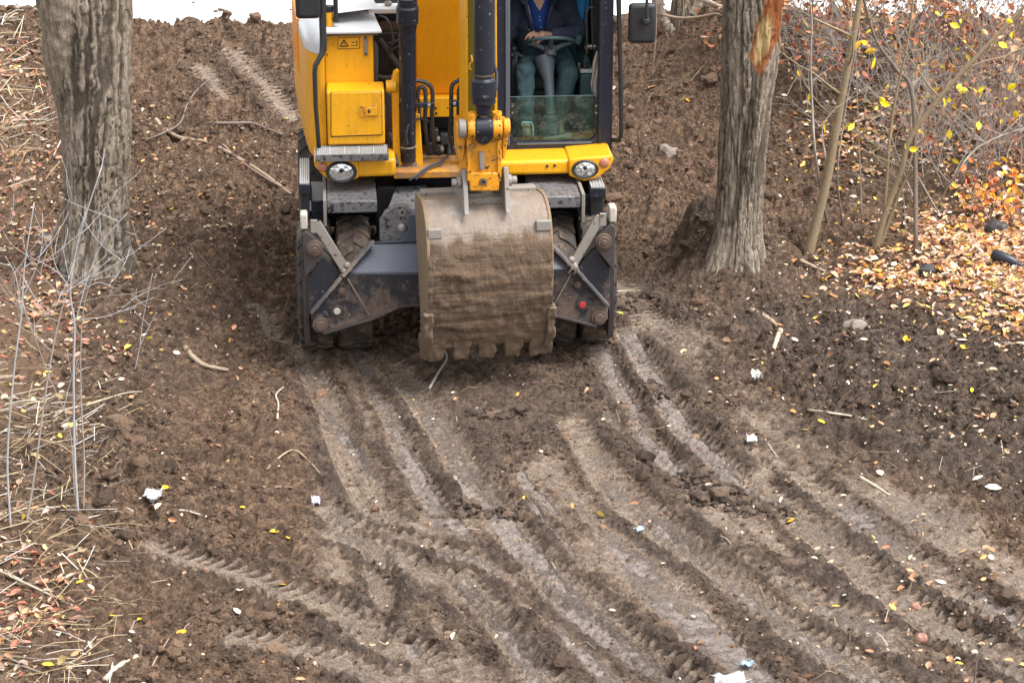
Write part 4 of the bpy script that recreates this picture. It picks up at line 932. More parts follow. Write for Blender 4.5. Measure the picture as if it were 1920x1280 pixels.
MB().cyl(cz + Vector((0, 0, .115)), cz + Vector((0, 0, .165)), .038, 20).build('canister_cap', M['black'], E, bevel=.006)
c = P(630, 41, .42); MB().tube([c, c + Vector((0, 0, .03)), c + Vector((0, 0, .031)), c + Vector((0, 0, .9))], [.026, .026, .019, .019], 14).build('hood_post', M['black'], E)
# box below the tank with a hinged lid
SB = MB(); xprism(SB, [(.12, Z(272, .12, 660)), (.12, Z(172, .12, 660)), (.335, Z(153, .335, 660)), (.335, Z(272, .12, 660))], X(613, 200, .12), X(721, 200, .12)); SB = SB.build('storage_box', M['yellow'], E, bevel=.018, seg=3)
plate('door_seal', [(620, 173), (716, 171), (717, 254), (620, 257.5)], .1165, .01, 'black', SB, 0)
dr = plate('storage_door', [(621, 174), (715, 172), (716, 253), (621, 256)], .104, .018, 'yellow', SB, .006)
lt = plate('latch_frame', [(675, 200), (709, 199), (709, 219), (675, 220)], .098, .006, 'yellow', dr, .002) if False else plate('latch', [(675, 200), (709, 199), (709, 219), (675, 220)], .097, .008, 'yellow_worn', SB, .002)
plate('latch_handle', [(685, 202), (707, 201), (707, 217), (685, 218)], .088, .012, 'yellow', SB, .003)
mb = MB(); c = P(692, 209, .085); mb.sphere(c, .013, 10, 8, (.8, .4, 1.3)); mb.build('keyhole', M['black'], SB)
plate('sight_gauge', [(682, 69), (688, 69), (689, 105), (683, 105)], .318, .02, 'greysteel', HB, .004)
mb = MB(); 
for p in ((685, 72), (686, 102)): ycyl(mb, p[0], p[1], .308, .012, .014, 10)
mb.build('gauge_bolt', M['rust'], HB)
# warning decal: framed plate with a triangle and a small pictogram
DC = plate('decal', [(634, 72), (674, 70), (674, 91), (634, 92)], .3365, .003, 'decalyellow', HB, 0)
mb = MB(); yd = .3335
def ln(a, b, wpx=.9):
    p, q_ = P(a[0], a[1], yd), P(b[0], b[1], yd); d = (q_-p); d.y = 0; d.normalize(); n_ = Vector((-d.z, 0, d.x))*wpx/220/2
    mb.add([p-n_, q_-n_, q_+n_, p+n_] + [v + Vector((0, .002, 0)) for v in (p-n_, q_-n_, q_+n_, p+n_)], [(0, 1, 2, 3), (7, 6, 5, 4), (0, 4, 5, 1), (1, 5, 6, 2), (2, 6, 7, 3), (3, 7, 4, 0)])
for a, b in (((634, 72), (674, 70)), ((674, 70), (674, 91)), ((674, 91), (634, 92)), ((634, 92), (634, 72))): ln(a, b, .8)
for a, b in (((638, 87.5), (645, 75)), ((645, 75), (652.5, 87)), ((652.5, 87), (638, 87.5))): ln(a, b, 1.9)
for a, b in (((645, 79), (645.5, 83)), ((645, 84.5), (646, 85.5)), ((660, 80), (665, 80)), ((669, 78), (669.3, 85)), ((667.5, 78), (670.5, 78)), ((658, 86.5), (663, 86)), ((665, 86), (670, 86))): ln(a, b, 1.3)
mb.build('decal_print', M['print'], HB, smooth=False, fix=True)
# rounded side shell
plan = np.array([(X(609, 150, .30), .30), (X(598, 150, .31), .31), (X(587, 150, .36), .36), (X(578, 150, .45), .45), (X(571, 150, .62), .62), (X(563, 150, 1.1), 1.1), (X(557, 150, 1.7), 1.7), (X(552, 150, 2.4), 2.4)])
plan = resample(plan, 5); tn = np.gradient(plan, axis=0); tn /= np.hypot(*tn.T)[:, None]; inn = np.stack([-tn[:, 1], tn[:, 0]], 1)
if inn[len(inn)//2, 0] < 0: inn = -inn
z_lo = Z(300, .30, 600); z_hi = Z(28, .45, 580); rr_ = .24
def shell_rows(za, zb, n, ins=.0):
    rows = []
    for z in np.linspace(za, zb, n):
        e = max(0, (z-(z_hi-rr_))/rr_); i_ = rr_*(1-math.sqrt(max(0, 1-min(1, e)**2)))*1.0 + ins + .02*max(0, (z_lo+.12-z)/.12)
        rows.append([Vector((p[0]+n_[0]*i_, p[1]+n_[1]*i_, z)) for p, n_ in zip(plan, inn)])
    return rows
zs = z_hi - rr_*1.2
rw = shell_rows(z_lo, zs, 16); back_ = shell_rows(z_lo, zs, 16, .03)
sh = MB().grid(rw); sh.grid([r[::-1] for r in back_]); SHL = sh.build('side_shell', M['yellow'], E, ang=60)
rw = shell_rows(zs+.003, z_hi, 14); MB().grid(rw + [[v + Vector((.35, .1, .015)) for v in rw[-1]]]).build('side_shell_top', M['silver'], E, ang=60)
gy0, gy1 = 1.15, 2.25
for k in range(11):
    z = z_lo + .50 + k*.045; xg = float(np.interp(1.7, plan[:, 1], plan[:, 0])); x0 = float(np.interp(gy0, plan[:, 1], plan[:, 0])); x1 = float(np.interp(gy1, plan[:, 1], plan[:, 0]))
    vs = [(x0-.012, gy0, z), (x1-.012, gy1, z), (x1-.012, gy1, z+.018), (x0-.012, gy0, z+.018)]
    MB().add(vs + [(x+.018, y, z_-.012) for x, y, z_ in vs], [(3, 2, 1, 0), (4, 5, 6, 7), (0, 1, 5, 4), (1, 2, 6, 5), (2, 3, 7, 6), (3, 0, 4, 7)]).build('grille_slat', M['orange'], SHL, fix=True)
# side skirt line and rear
MB().box((hx0-.02, .9, 1.33), (X(935, 200, 1.0), 2.9, z_hi-.25)).build('engine_bay', M['black'], E, bevel=.02)
MB().box((hx0-.02, 2.45, 1.30), (1.2, 3.2, z_hi-.1)).build('counterweight', M['yellow'], E, bevel=.10, seg=4)

# bumpers, lamps, step, rails, mirrors ----------------------------------------
plate('bumper', [(870, 305), (1069, 299), (1069, 327), (870, 332)], .06, .5, 'yellow', E, .03, seg=3)
plate('bumper', [(660, 300), (742, 297), (743, 331), (660, 334)], .0, .5, 'yellow', E, .03, seg=3)
mb = MB(); 
for p in ((1026, 312), (1040, 311)): ycyl(mb, p[0], p[1], .052, .011, .012, 12)
mb.build('bumper_bolts', M['black'], E)
def lamp(pts, yl, hc, hr, ic, mat):
    hsg = plate('lamp_housing', pts, yl, .45, 'yellow', E, .02, seg=3)
    c = P(*hc, yl); rx, ry = hr[0]/230, hr[1]/216
    def el(f, y): return [Vector((c.x+rx*f*math.cos(2*math.pi*k/36), y, c.z+ry*f*math.sin(2*math.pi*k/36))) for k in range(36)]
    rg = MB().grid([el(1.18, yl+.01), el(1.18, yl-.018), el(1.08, yl-.026), el(.94, yl-.022), el(.92, yl+.01)], True).build('lamp_ring', M['black'], hsg, fix=True)
    rows = [el(max(f, .001), yl-.014-.014*(1-f*f)) for f in (.95, .8, .6, .4, .2, 0)]
    MB().grid(rows, True).build('headlight', M['lens'], hsg, ang=180, fix=True)
    mb = MB(); cc = P(hc[0], hc[1]-2, yl-.026); mb.sphere(cc, .018, 10, 8, (1, .6, 1)); mb.build('bulb_cover', M['dark'], hsg)
    c2 = P(*ic, yl); MB().sphere(c2, .042, 16, 10, (1, .45, 1)).build('indicator', M['amber'], hsg)
lamp([(1066, 298), (1149, 291), (1151, 300), (1143, 317), (1124, 333), (1096, 341), (1067, 331)], .03, (1097, 317), (21, 14), (1133, 306), None)
lamp([(588, 300), (672, 302), (673, 335), (645, 343), (622, 341), (602, 327), (590, 312)], -.03, (640, 322), (24, 16), (605, 314), None)
ys = -.10; zt = Z(290, ys, 660); x0, x1 = X(591, 295, ys), X(729, 295, ys)
GS = MB(); GS.box((x0, ys, zt-.055), (x1, ys+.012, zt)); GS.box((x0, ys+.27, zt-.055), (x1, ys+.282, zt)); GS.box((x0, ys+.0125, zt-.055), (x0+.012, ys+.2695, zt)); GS.box((x1-.012, ys+.0125, zt-.055), (x1, ys+.2695, zt))
GS = GS.build('front_step', M['fender'], E, bevel=.003)
mb = MB(); mb.box((x0+.013, ys+.013, zt-.05), (x1-.013, ys+.269, zt-.03)); mb.build('step_pan', M['black'], GS)
mb = MB()
for i in range(34):
    xx = x0+.014+(x1-x0-.03)*i/33; mb.box((xx, ys+.0135, zt-.02), (xx+.006, ys+.2685, zt-.001))
for j in range(7):
    yy = ys+.03+j*.036; mb.box((x0+.0135, yy, zt-.024), (x1-.0135, yy+.007, zt+.003))
for j in range(1, 5):
    xx = x0+(x1-x0)*j/5; mb.box((xx-.006, ys+.0135, zt-.026), (xx+.006, ys+.2685, zt+.005))
mb.build('step_grating', M['grating'], GS, smooth=False)
hp = [P(603, -190, .12), P(604, -40, .12), P(605, 40, .10), P(606, 84, .09), P(604, 100, .08), P(597, 113, .06), P(591, 124, .05), P(590, 138, .05), P(592, 200, .05), P(596, 250, .05), P(598, 277, .05)]
MB().tube(hp, [.030, .030, .029, .027, .024, .021, .020, .019, .018, .018, .018], 14).build('handrail', M['black'], E, ang=180)
plate('handrail_bracket', [(606, 74), (613, 74), (613, 97), (606, 97)], .1, .24, 'muddyplate', E, .004)
def rbox(x0, x1, y0, y1, z0, z1, name, mat, parent, bev): return MB().box((x0, y0, z0), (x1, y1, z1)).build(name, M[mat], parent, bevel=bev, seg=4)
rbox(X(554, 20, .0), X(601, 20, .0), -.0, .09, Z(37, .0, 580), Z(37, .0, 580)+.42, 'mirror', 'black', E, .035)
mr = rbox(X(1179, 50, .28), X(1231, 50, .28), .28, .36, Z(83, .28, 1200), Z(8, .28, 1200), 'mirror', 'black', E, .035)
c = P(1210, 38, .275); MB().cyl(c, c - Vector((0, .05, 0)), .034, 20).cyl(c - Vector((0, .05, 0)), c - Vector((0, .07, 0)), .022, 16).build('mirror_knob', M['black'], mr, bevel=.006)
MB().tube([P(1150, -150, .4), P(1205, -120, .3), P(1213, -60, .23), P(1213, 34, .225)], .013, 10).build('mirror_arm', M['black'], mr)
hp = [P(1159, -190, .34), P(1160, -4, .34), P(1161, 60, .33), P(1164, 150, .33), P(1165, 240, .33), P(1164, 256, .34), P(1159, 263, .36), P(1147, 263, .40)]
MB().tube(hp, [.024, .022, .018, .018, .018, .018, .018, .018], 12).build('handrail', M['black'], E, ang=180)

# cab --------------------------------------------------------------------------
CY = .40
cz0, cz1 = Z(300, CY, 1040), 3.25
L0, L1, R0, R1 = X(931, 150, CY), X(957, 150, CY), X(1122, 150, CY), X(1149, 150, CY)
zb = Z(266, CY, 1040)
CAB = MB()
CAB.box((L0, CY, cz0), (L1, CY+.08, cz1)); CAB.box((R0, CY, cz0), (R1, CY+.08, cz1)); CAB.box((L1+.0005, CY+.003, cz0), (R0-.0005, CY+.077, zb)); CAB.box((L1+.0005, CY+.003, cz1-.15), (R0-.0005, CY+.077, cz1))
def fillet(cx, cz, r, sx):
    pts = [(cx, cz)] + [(cx + sx*r*(1-math.sin(a)), cz + r*(1-math.cos(a))) for a in np.linspace(0, math.pi/2, 8)]
    return pts
for cx, sx in ((L1+.001, 1), (R0-.001, -1)):
    CAB.prism(fillet(cx, zb+.0005, .09, sx), CY+.005, CY+.075)
CAB = CAB.build('cab', M['cabdark'], E, bevel=.012, fix=True)
def cpart(name, mb, mat, bevel=.006, **k): return mb.build(name, M[mat], CAB, bevel=bevel, **k)
cpart('pillar_trim', MB().box((L1-.042, CY-.012, zb-.02), (L1-.004, CY+.0, cz1-.2)), 'column', .008)
cpart('pillar_trim', MB().box((R0+.004, CY-.012, zb-.02), (R0+.034, CY+.0, cz1-.2)), 'cabdark', .008)
cpart('window_seal', MB().box((L1+.05, CY-.006, zb-.022), (R0-.05, CY+.001, zb-.004)), 'column', .004)
cpart('roof', MB().box((L0, CY, cz1), (R1, 2.0, cz1+.12)), 'cabdark', .04)
cpart('floor', MB().box((L0+.03, CY+.08, cz0), (R1-.03, 1.95, cz0+.06)), 'black', 0)
for s, xw in ((-1, L0), (1, R1)):
    xa, xb = (xw, xw+.045) if s < 0 else (xw-.045, xw)
    mb = MB(); mb.box((xa, CY+.082, cz0), (xb, 2.0, cz0+.55)); mb.box((xa, 1.92, cz0+.55), (xb, 2.0, cz1)); mb.box((xa, 1.15, cz0+.55), (xb, 1.21, cz1)); cpart('cab_side', mb, 'cabdark', .008)
    xg = (xa+xb)/2; cpart('side_window', MB().box((xg-.004, CY+.09, cz0+.55), (xg+.004, 1.92, cz1)), 'sideglass', 0)
cpart('back_wall', MB().box((L0+.05, 1.93, cz0), (R1-.05, 1.98, cz1-.75)), 'teal', .004)
cpart('rear_window', MB().box((L0+.05, 1.95, cz1-.75), (R1-.05, 1.958, cz1)), 'sideglass', 0)
zg = Z(183, CY, 1040)
cpart('lower_windscreen', MB().box((L1-.01, CY+.03, zb-.01), (R0+.01, CY+.037, zg)), 'glass', 0)
cpart('glass_edge', MB().box((L1-.005, CY+.029, zg), (R0+.005, CY+.038, zg+.006)), 'teal', .001)
for px in (961, 1118):
    p0, p1 = P(px-4, 216, CY), P(px+4, 195, CY); hb = cpart('glass_clip', MB().box((p0.x, CY+.014, p0.z), (p1.x, CY+.029, p1.z)), 'black', .003)
    mb = MB(); ycyl(mb, px, 199, CY+.006, .008, .01, 10); ycyl(mb, px, 212, CY+.006, .008, .01, 10); cpart('clip_bolt', mb, 'steelnut', 0)
# steering column and wheel
SCo = MB(); SCo.tube([P(1018, 104, .86), P(1022, 118, .84), P(1028, 150, .78), P(1031, 185, .72), P(1032, 216, .66)], [.080, .082, .046, .040, .044], 14); SCo = cpart('steering_column', SCo, 'column', 0, ang=50)
mb = MB(); mb.tube([P(1032, y, .66) for y in (214, 217, 226, 227, 229, 240, 241, 243, 258, 262)], [.045, .062, .066, .058, .072, .080, .066, .084, .098, .1], 20); mb.build('column_boot', M['column'], CAB, ang=25)
wc = P(1031, 80, .86); tl = rad(24); wr_ = .195
mb = MB(); ring = [wc + Vector((wr_*math.cos(a), wr_*math.sin(a)*math.cos(tl), -wr_*math.sin(a)*math.sin(tl)*1.0)) for a in np.linspace(0, 2*math.pi, 41)]
mb.tube(ring, .0155, 10, cap=False); cpart('steering_wheel', mb, 'teal', 0, ang=180)
dn = Vector((0, -math.sin(tl), -math.cos(tl)))*.075
mb = MB()
for a in (0.15, 2.99, 4.71):
    e = wc + Vector((wr_*math.cos(a), wr_*math.sin(a)*math.cos(tl), -wr_*math.sin(a)*math.sin(tl))); mb.tube([e, e*.55+(wc+dn*.6)*.45, wc+dn], [.013, .02, .026], 8)
mb.cyl(wc+dn*1.5, wc+dn*.4, .052, 20); cpart('wheel_spokes', mb, 'column', .004)
# seat, consoles, levers
seat = cpart('seat', MB().box((X(978, 120, 1.1), 1.02, cz0+.42), (X(1078, 120, 1.1), 1.55, cz0+.53)), 'seat', .05, seg=3)
MB().box((X(976, 60, 1.5), 1.52, cz0+.45), (X(1082, 60, 1.5), 1.68, cz0+1.25)).build('seat_back', M['seat'], CAB, bevel=.06, seg=3)
MB().box((X(985, 160, 1.15), 1.08, cz0+.06), (X(1072, 160, 1.15), 1.5, cz0+.42)).build('seat_base', M['black'], CAB, bevel=.03)
cpart('console', MB().box((X(1086, 100, 1.0), .92, cz0+.06), (X(1116, 100, 1.0), 1.7, Z(135, 1.0, 1100))), 'teal', .02)
cpart('console', MB().box((X(958, 100, .95), .92, cz0+.06), (X(971, 100, .95), 1.7, Z(96, .95, 965))), 'seat', .02)
mb = MB(); mb.tube([P(1098, y, 1.0) for y in (134, 130, 124, 123, 117, 116, 110, 104)], [.05, .055, .042, .048, .036, .042, .03, .022], 14); cpart('lever_boot', mb, 'black', 0, ang=30)
mb = MB(); mb.box(tuple(P(1088, 138, .93)), tuple(P(1112, 133, .93) + Vector((0, .25, .01)))); cpart('console_tray', mb, 'white', .008)
mb = MB(); mb.box(tuple(P(1079, 86, .95)), tuple(P(1091, 68, .95) + Vector((0, .12, 0))), Matrix.Rotation(.3, 3, 'Y')); cpart('control_grip', mb, 'teal', .018)
mb = MB(); mb.sphere(P(963, 92, .95), .035, 10, 8); mb.sphere(P(960, 104, .93), .03, 10, 8); cpart('control_knobs', mb, 'black', 0)
mb = MB(); mb.tube([P(978, 235, .62), P(980, 230, .62), P(996, 230, .62), P(999, 236, .62), P(999, 256, .62)], .009, 8); cpart('pedal', mb, 'white', 0)
mb = MB(); mb.tube([P(1108, -60, .52), P(1110, 20, .52), P(1112, 86, .52)], .012, 6); mb.tube([P(1099, 14, .5), P(1101, 86, .5)], .009, 6); mb.box(tuple(P(1096, 93, .52)), tuple(P(1119, 84, .52) + Vector((0, .03, 0)))); mb.tube([P(1104, 15, .5), P(1113, 14, .5)], .008, 6); cpart('wiper', mb, 'black', 0)
mb = MB()
for x in (1103, 1108, 1115): ycyl(mb, x, 87, .505, .010, .012, 10)
cpart('wiper_bolt', mb, 'steelnut', 0)
cpart('door_post', MB().box((X(1113, 100, .62), .60, cz0+.06), (X(1122, 100, .62), .66, cz1-.1)), 'black', .006)

# ------------------------------------------------------------------ operator and things in the cab
M['skin'] = plain('skin', (0.50, 0.27, 0.19), 0.5, vary=0.18, scale=30)
M['hair'] = plain('grey_brown_hair', (0.10, 0.08, 0.065), 0.8, vary=0.4, scale=60)
M['jacket'] = plain('navy_jacket_cloth', (0.045, 0.048, 0.085), 0.85, vary=0.45, scale=16, bmp=0.5)
M['shirt'] = plain('blue_shirt_cloth', (0.012, 0.050, 0.26), 0.8, vary=0.3, scale=18, bmp=0.4)
M['trousers'] = plain('teal_work_trousers', (0.045, 0.088, 0.10), 0.88, vary=0.35, scale=14, bmp=0.5)
M['boot'] = plain('dark_boot_leather', (0.02, 0.017, 0.015), 0.6, vary=0.3)
base = P(1014, 120, 1.30); base.z = cz0 + .53
PR = empty('person', Lw(base), YAW)
tag(PR, 'excavator operator in navy jacket, blue shirt and teal trousers, hand on the wheel', 'person')
R = lambda px, py, yl: P(px, py, yl) - base
def ball(mb, c, r, sc=(1, 1, 1)): mb.sphere(c, r, 14, 10, sc)
def limb(mb, pts, rs):
    pts = [Vector(p) for p in pts]; c = resample(np.array([tuple(p) for p in pts]), 6); r = np.interp(np.linspace(0, len(pts)-1, len(c)), range(len(pts)), rs)
    mb.tube([Vector(p) for p in c], list(r), 14); ball(mb, pts[0], rs[0]); ball(mb, pts[-1], rs[-1])
def ell(mb, secs, n=20):
    """stacked oval sections (x, y, z, half width, half depth)"""
    rows = [[Vector((x + a*math.cos(2*math.pi*k/n), y + b*math.sin(2*math.pi*k/n), z)) for k in range(n)] for x, y, z, a, b in secs]
    m = len(rows); vs0 = len(mb.v); mb.grid(rows, True)
    mb.f.append(tuple(vs0 + k for k in range(n-1, -1, -1))); mb.f.append(tuple(vs0 + (m-1)*n + k for k in range(n)))
def solid(o, vox, sm=4, disp=0.0, size=.06):
    r = o.modifiers.new('weld', 'REMESH'); r.mode = 'VOXEL'; r.voxel_size = vox; r.use_smooth_shade = True
    s = o.modifiers.new('smooth', 'SMOOTH'); s.factor = .5; s.iterations = sm
    if disp:
        tx = bpy.data.textures.new('folds', 'CLOUDS'); tx.noise_scale = size; tx.noise_depth = 2
        d = o.modifiers.new('folds', 'DISPLACE'); d.texture = tx; d.strength = disp; d.mid_level = .5; d.texture_coords = 'LOCAL'
    return o
shL, shR = R(962, 14, 1.33), R(1072, 16, 1.30)                  # image left / image right shoulder
nk = (shL + shR)/2 + Vector((-.02, -.04, .02)); hd = nk + Vector((-.01, -.06, .24))
elR, wrR = R(1080, 58, 1.10), R(1034, 67, .92)
elL, wrL = R(945, 78, 1.25), R(944, 98, 1.08)
hips = [R(998, 122, 1.26), R(1048, 122, 1.26)]; kn = [R(984, 132, .84), R(1066, 138, .86)]; an = [R(985, 232, .74), R(1048, 226, .80)]
for h in hips: h.z = .12
mb = MB()
ell(mb, [(0, .02, .02, .14, .09), (0, .02, .16, .14, .09), (0, 0, .32, .13, .09), (0, 0, .42, .14, .08), (nk.x, 0, nk.z-.08, .13, .06), (nk.x, nk.y, nk.z, .07, .06)])
limb(mb, [nk - Vector((0, 0, .03)), nk + Vector((0, -.02, .12))], [.062, .058])
ell(mb, [(hd.x, hd.y-.02, hd.z-.12, .035, .045), (hd.x, hd.y-.01, hd.z-.09, .055, .075), (hd.x, hd.y, hd.z-.03, .070, .092), (hd.x, hd.y, hd.z+.04, .076, .098), (hd.x, hd.y+.01, hd.z+.09, .066, .085), (hd.x, hd.y+.01, hd.z+.12, .03, .04)])
mb.sphere(hd + Vector((0, -.10, -.02)), .017, 10, 8, (.9, 1.1, 1.5))
for s in (-1, 1): mb.sphere(hd + Vector((s*.077, .005, -.01)), .026, 10, 8, (.35, .7, 1.1))
mb.sphere(hd + Vector((0, -.082, -.072)), .018, 10, 6, (1.4, .5, .5))
limb(mb, [shR, elR, wrR], [.040, .034, .029]); limb(mb, [shL, elL, wrL], [.040, .034, .029])
for h, k, a in zip(hips, kn, an): limb(mb, [h, k], [.085, .058]); limb(mb, [k, a], [.058, .04]); limb(mb, [a, a + Vector((0, -.16, -.06))], [.045, .035])
# left hand of the operator lying on the top of the wheel
def hand(mb, wr, pc, fingers, thumb):
    limb(mb, [wr, pc], [.029, .034]); 
    for pts, r in fingers: limb(mb, pts, [r*1.12, r*1.05, r*.95, r*.8])
    limb(mb, thumb, [.013, .0115, .0095])
pc = R(1016, 66, .86)
kn4 = [R(1001, 61, .845), R(1006, 64, .835), R(1012, 67, .83), R(1018, 70, .83)]
tip = [(R(993, 64, .825), R(988, 69, .815), R(985, 74, .815)), (R(998, 67, .815), R(993, 73, .805), R(990, 79, .81)), (R(1005, 71, .81), R(1001, 77, .80), R(999, 82, .81)), (R(1012, 75, .81), R(1010, 79, .805), R(1008, 83, .815))]
mb.add(*(lambda P4: ([*P4, *[p + Vector((0, .03, -.012)) for p in P4]], [(0, 1, 2, 3), (7, 6, 5, 4), (0, 4, 5, 1), (1, 5, 6, 2), (2, 6, 7, 3), (3, 7, 4, 0)]))([kn4[0], kn4[3], R(1030, 73, .89), R(1026, 61, .89)]))
hand(mb, wrR, pc, [([k, *t], r) for k, t, r in zip(kn4, tip, (.0105, .011, .0105, .009))], [R(1020, 73, .89), R(1010, 77, .88), R(1004, 82, .87)])
# other hand on the control lever
pl = R(944, 101, 1.04); hand(mb, wrL, pl, [([pl + Vector((dx, -.03, .01)), pl + Vector((dx, -.07, 0)), pl + Vector((dx, -.085, -.03)), pl + Vector((dx, -.07, -.05))], .0095) for dx in (-.033, -.011, .011, .033)], [pl + Vector((.035, 0, 0)), pl + Vector((.055, -.03, -.01)), pl + Vector((.045, -.055, -.02))])
solid(mb.build('body', M['skin'], PR, fix=True), .0048, 3)
mb = MB(); ell(mb, [(hd.x, hd.y+.03, hd.z-.06, .066, .07), (hd.x, hd.y+.025, hd.z, .080, .085), (hd.x, hd.y+.015, hd.z+.06, .083, .098), (hd.x, hd.y+.012, hd.z+.105, .066, .082), (hd.x, hd.y+.012, hd.z+.132, .03, .04)]); solid(mb.build('hair', M['hair'], PR, fix=True), .008, 2, .012, .02)
mb = MB()
for s in (-1, 1): mb.sphere(hd + Vector((s*.03, -.084, .012)), .0115, 10, 8)
mb.build('eyes', M['white'], PR); mb = MB()
for s in (-1, 1): mb.sphere(hd + Vector((s*.03, -.0935, .012)), .0045, 8, 6)
mb.build('irises', M['black'], PR)
# jacket
mb = MB()
xs_ = nk.x
ell(mb, [(0, .02, .05, .20, .16), (-.01, 0, .14, .205, .175), (-.01, -.02, .26, .20, .17), (-.015, -.03, .40, .215, .155), (xs_, -.02, nk.z-.13, .225, .135), (xs_, -.02, nk.z-.05, .17, .105), (xs_, nk.y, nk.z+.01, .10, .085)])
limb(mb, [shR + Vector((-.04, 0, .0)), elR, wrR + (elR-wrR)*.12], [.092, .082, .054]); limb(mb, [shL + Vector((.04, 0, 0)), elL, wrL + (elL-wrL)*.15], [.088, .074, .052])
solid(mb.build('jacket', M['jacket'], PR, fix=True), .011, 3, .030, .07)
def yfr(px, py): return .90 if py > 60 else 1.02
# collar, zip edges and the shirt between them
def front(px, py):
    p = R(px, py, 1.13); return p
sw = [[front(a, y) + Vector((0, dy_ + .012, 0)) for a, dy_ in ((x0, .035), ((2*x0+x1)/3, .0), ((x0+2*x1)/3, .0), (x1, .035))] for y, x0, x1 in ((-14, 982, 1042), (0, 984, 1038), (14, 988, 1033), (30, 992, 1028), (46, 996, 1024), (60, 998, 1021))]
for r_, lift in zip(sw, (.04, .01, -.01, -.025, -.03, -.02)):
    for v_ in r_: v_.y += lift
mb = MB(); mb.grid(sw); o = mb.build('shirt', M['shirt'], PR, ang=180); sd_ = o.modifiers.new('thick', 'SOLIDIFY'); sd_.thickness = .012; sd_.offset = 0
vneck = MB(); vneck.grid([[front(a, y) + Vector((0, d_ - .006, 0)) for a in (x0, (x0+x1)/2, x1)] for y, x0, x1, d_ in ((-14, 996, 1028, .045), (0, 1000, 1022, .012), (12, 1006, 1016, -.006), (19, 1010.5, 1012, -.016))])
vneck.build('bare_neck', M['skin'], PR, ang=180)
mb = MB()
for e, k in ((0, -1), (-1, 1)):
    mb.tube([r_[e] + Vector((k*.004, -.03, 0)) for r_ in sw], [.020, .020, .017, .014, .012, .010], 10)
mb.build('jacket_edge', M['jacket'], PR, ang=180)
mb = MB(); mb.tube([r_[0] + Vector((.012, -.046, 0)) for r_ in sw], .0032, 6); mb.build('zip', M['steelnut'], PR)
mb = MB()
for x0, x1, k in ((976, 990, -1), (1030, 1044, 1)):
    a, b_, c_, d_ = front(x0, -12) + Vector((0, .03, 0)), front(x1, -14) + Vector((0, .0, 0)), front((x0+x1)/2 + 6*k*-1, 10) + Vector((0, -.05, 0)), front(x0 if k < 0 else x1, 6) + Vector((0, -.03, 0))
    q_ = [a, b_, c_, d_]; mb.add(q_ + [v_ + Vector((0, .012, 0)) for v_ in q_], [(0, 1, 2, 3), (7, 6, 5, 4), (0, 4, 5, 1), (1, 5, 6, 2), (2, 6, 7, 3), (3, 7, 4, 0)])
mb.build('collar', M['jacket'], PR, bevel=.004, fix=True)
mb = MB(); bpt = front(991, 54) + Vector((0, -.05, 0)); mb.cyl(bpt, bpt - Vector((0, .006, 0)), .010, 14); mb.build('button', M['teal'], PR)
mb = MB()
for y_ in (31, 37, 50): mb.sphere(front(1011 + (y_-31)*.1, y_) + Vector((0, -.025, 0)), .0055, 8, 6)
mb.build('shirt_button', M['white'], PR)
# trousers and boots
mb = MB()
ell(mb, [(0, .01, -.0, .185, .15), (0, 0, .1, .19, .16), (0, 0, .18, .18, .15)])
for h, k, a in zip(hips, kn, an):
    limb(mb, [h, h*.5 + k*.5, k], [.105, .095, .082]); limb(mb, [k, k*.5 + a*.5, a + Vector((0, 0, .02))], [.082, .076, .066])
solid(mb.build('trousers', M['trousers'], PR, fix=True), .011, 4, .034, .08)
mb = MB()
for a in an: limb(mb, [a + Vector((0, .02, -.02)), a + Vector((0, -.02, -.06)), a + Vector((0, -.16, -.085))], [.055, .055, .045])
solid(mb.build('boots', M['boot'], PR, fix=True), .011, 2)
mb = MB(); mb.tube([R(965, 97, 1.02), R(975, 104, .98), R(990, 112, .97), R(1000, 115, 1.0)], .014, 8); mb.build('belt', M['column'], PR)

# blue striped cloth hung in the cab, grey rag, folded paper
def stripe_mat():
    m, t, b = newmat('bright_blue_striped_cloth'); tc = N(t, 'ShaderNodeTexCoord'); w_ = N(t, 'ShaderNodeTexWave', wave_type='BANDS', bands_direction='Z'); w_.inputs['Scale'].default_value = 26; w_.inputs['Distortion'].default_value = 3.0; w_.inputs['Detail'].default_value = 2
    t.links.new(tc.outputs['Object'], w_.inputs['Vector']); t.links.new(mixc(t, ramp(t, w_.outputs[0], [(.3, 0), (.6, 1)]).outputs[0], (0.01, 0.09, 0.28), (0.03, 0.36, 0.78)), b.inputs['Base Color']); b.inputs['Roughness'].default_value = .8; return m
def drape(name, rows, yl, mat, label, cat, depth=.02, base_=None):
    pts = [[P(x0 + (x1-x0)*u, y, yl + depth*math.sin(u*9 + y*.07)) for u in np.linspace(0, 1, 9)] for y, x0, x1 in rows]
    b0 = base_ or pts[0][4]; root = MB().grid([[v_ - b0 for v_ in r_] for r_ in pts]).build(name, mat, None, ang=180)
    root.location = Lw(b0); root.rotation_euler = (0, 0, YAW); s_ = root.modifiers.new('thick', 'SOLIDIFY'); s_.thickness = .006
    return tag(root, label, cat)
drape('cloth', [(-60, 1078, 1100), (-30, 1080, 1104), (-8, 1080, 1105), (8, 1082, 1104), (22, 1085, 1103), (34, 1089, 1100), (43, 1093, 1097)], 1.15, stripe_mat(), 'bright blue striped cloth hanging beside the operator in the cab', 'cloth', .035)
M['rag'] = plain('pale_grey_rag', (0.36, 0.35, 0.33), 0.9, vary=0.4, scale=25, bmp=.4)
drape('rag', [(96, 1119, 1121), (106, 1115, 1122), (120, 1112, 1122), (140, 1111, 1121), (158, 1107, 1119), (172, 1110, 1121), (186, 1117, 1121)], .52, M['rag'], 'pale grey rag tucked beside the door pillar of the cab', 'rag', .02)
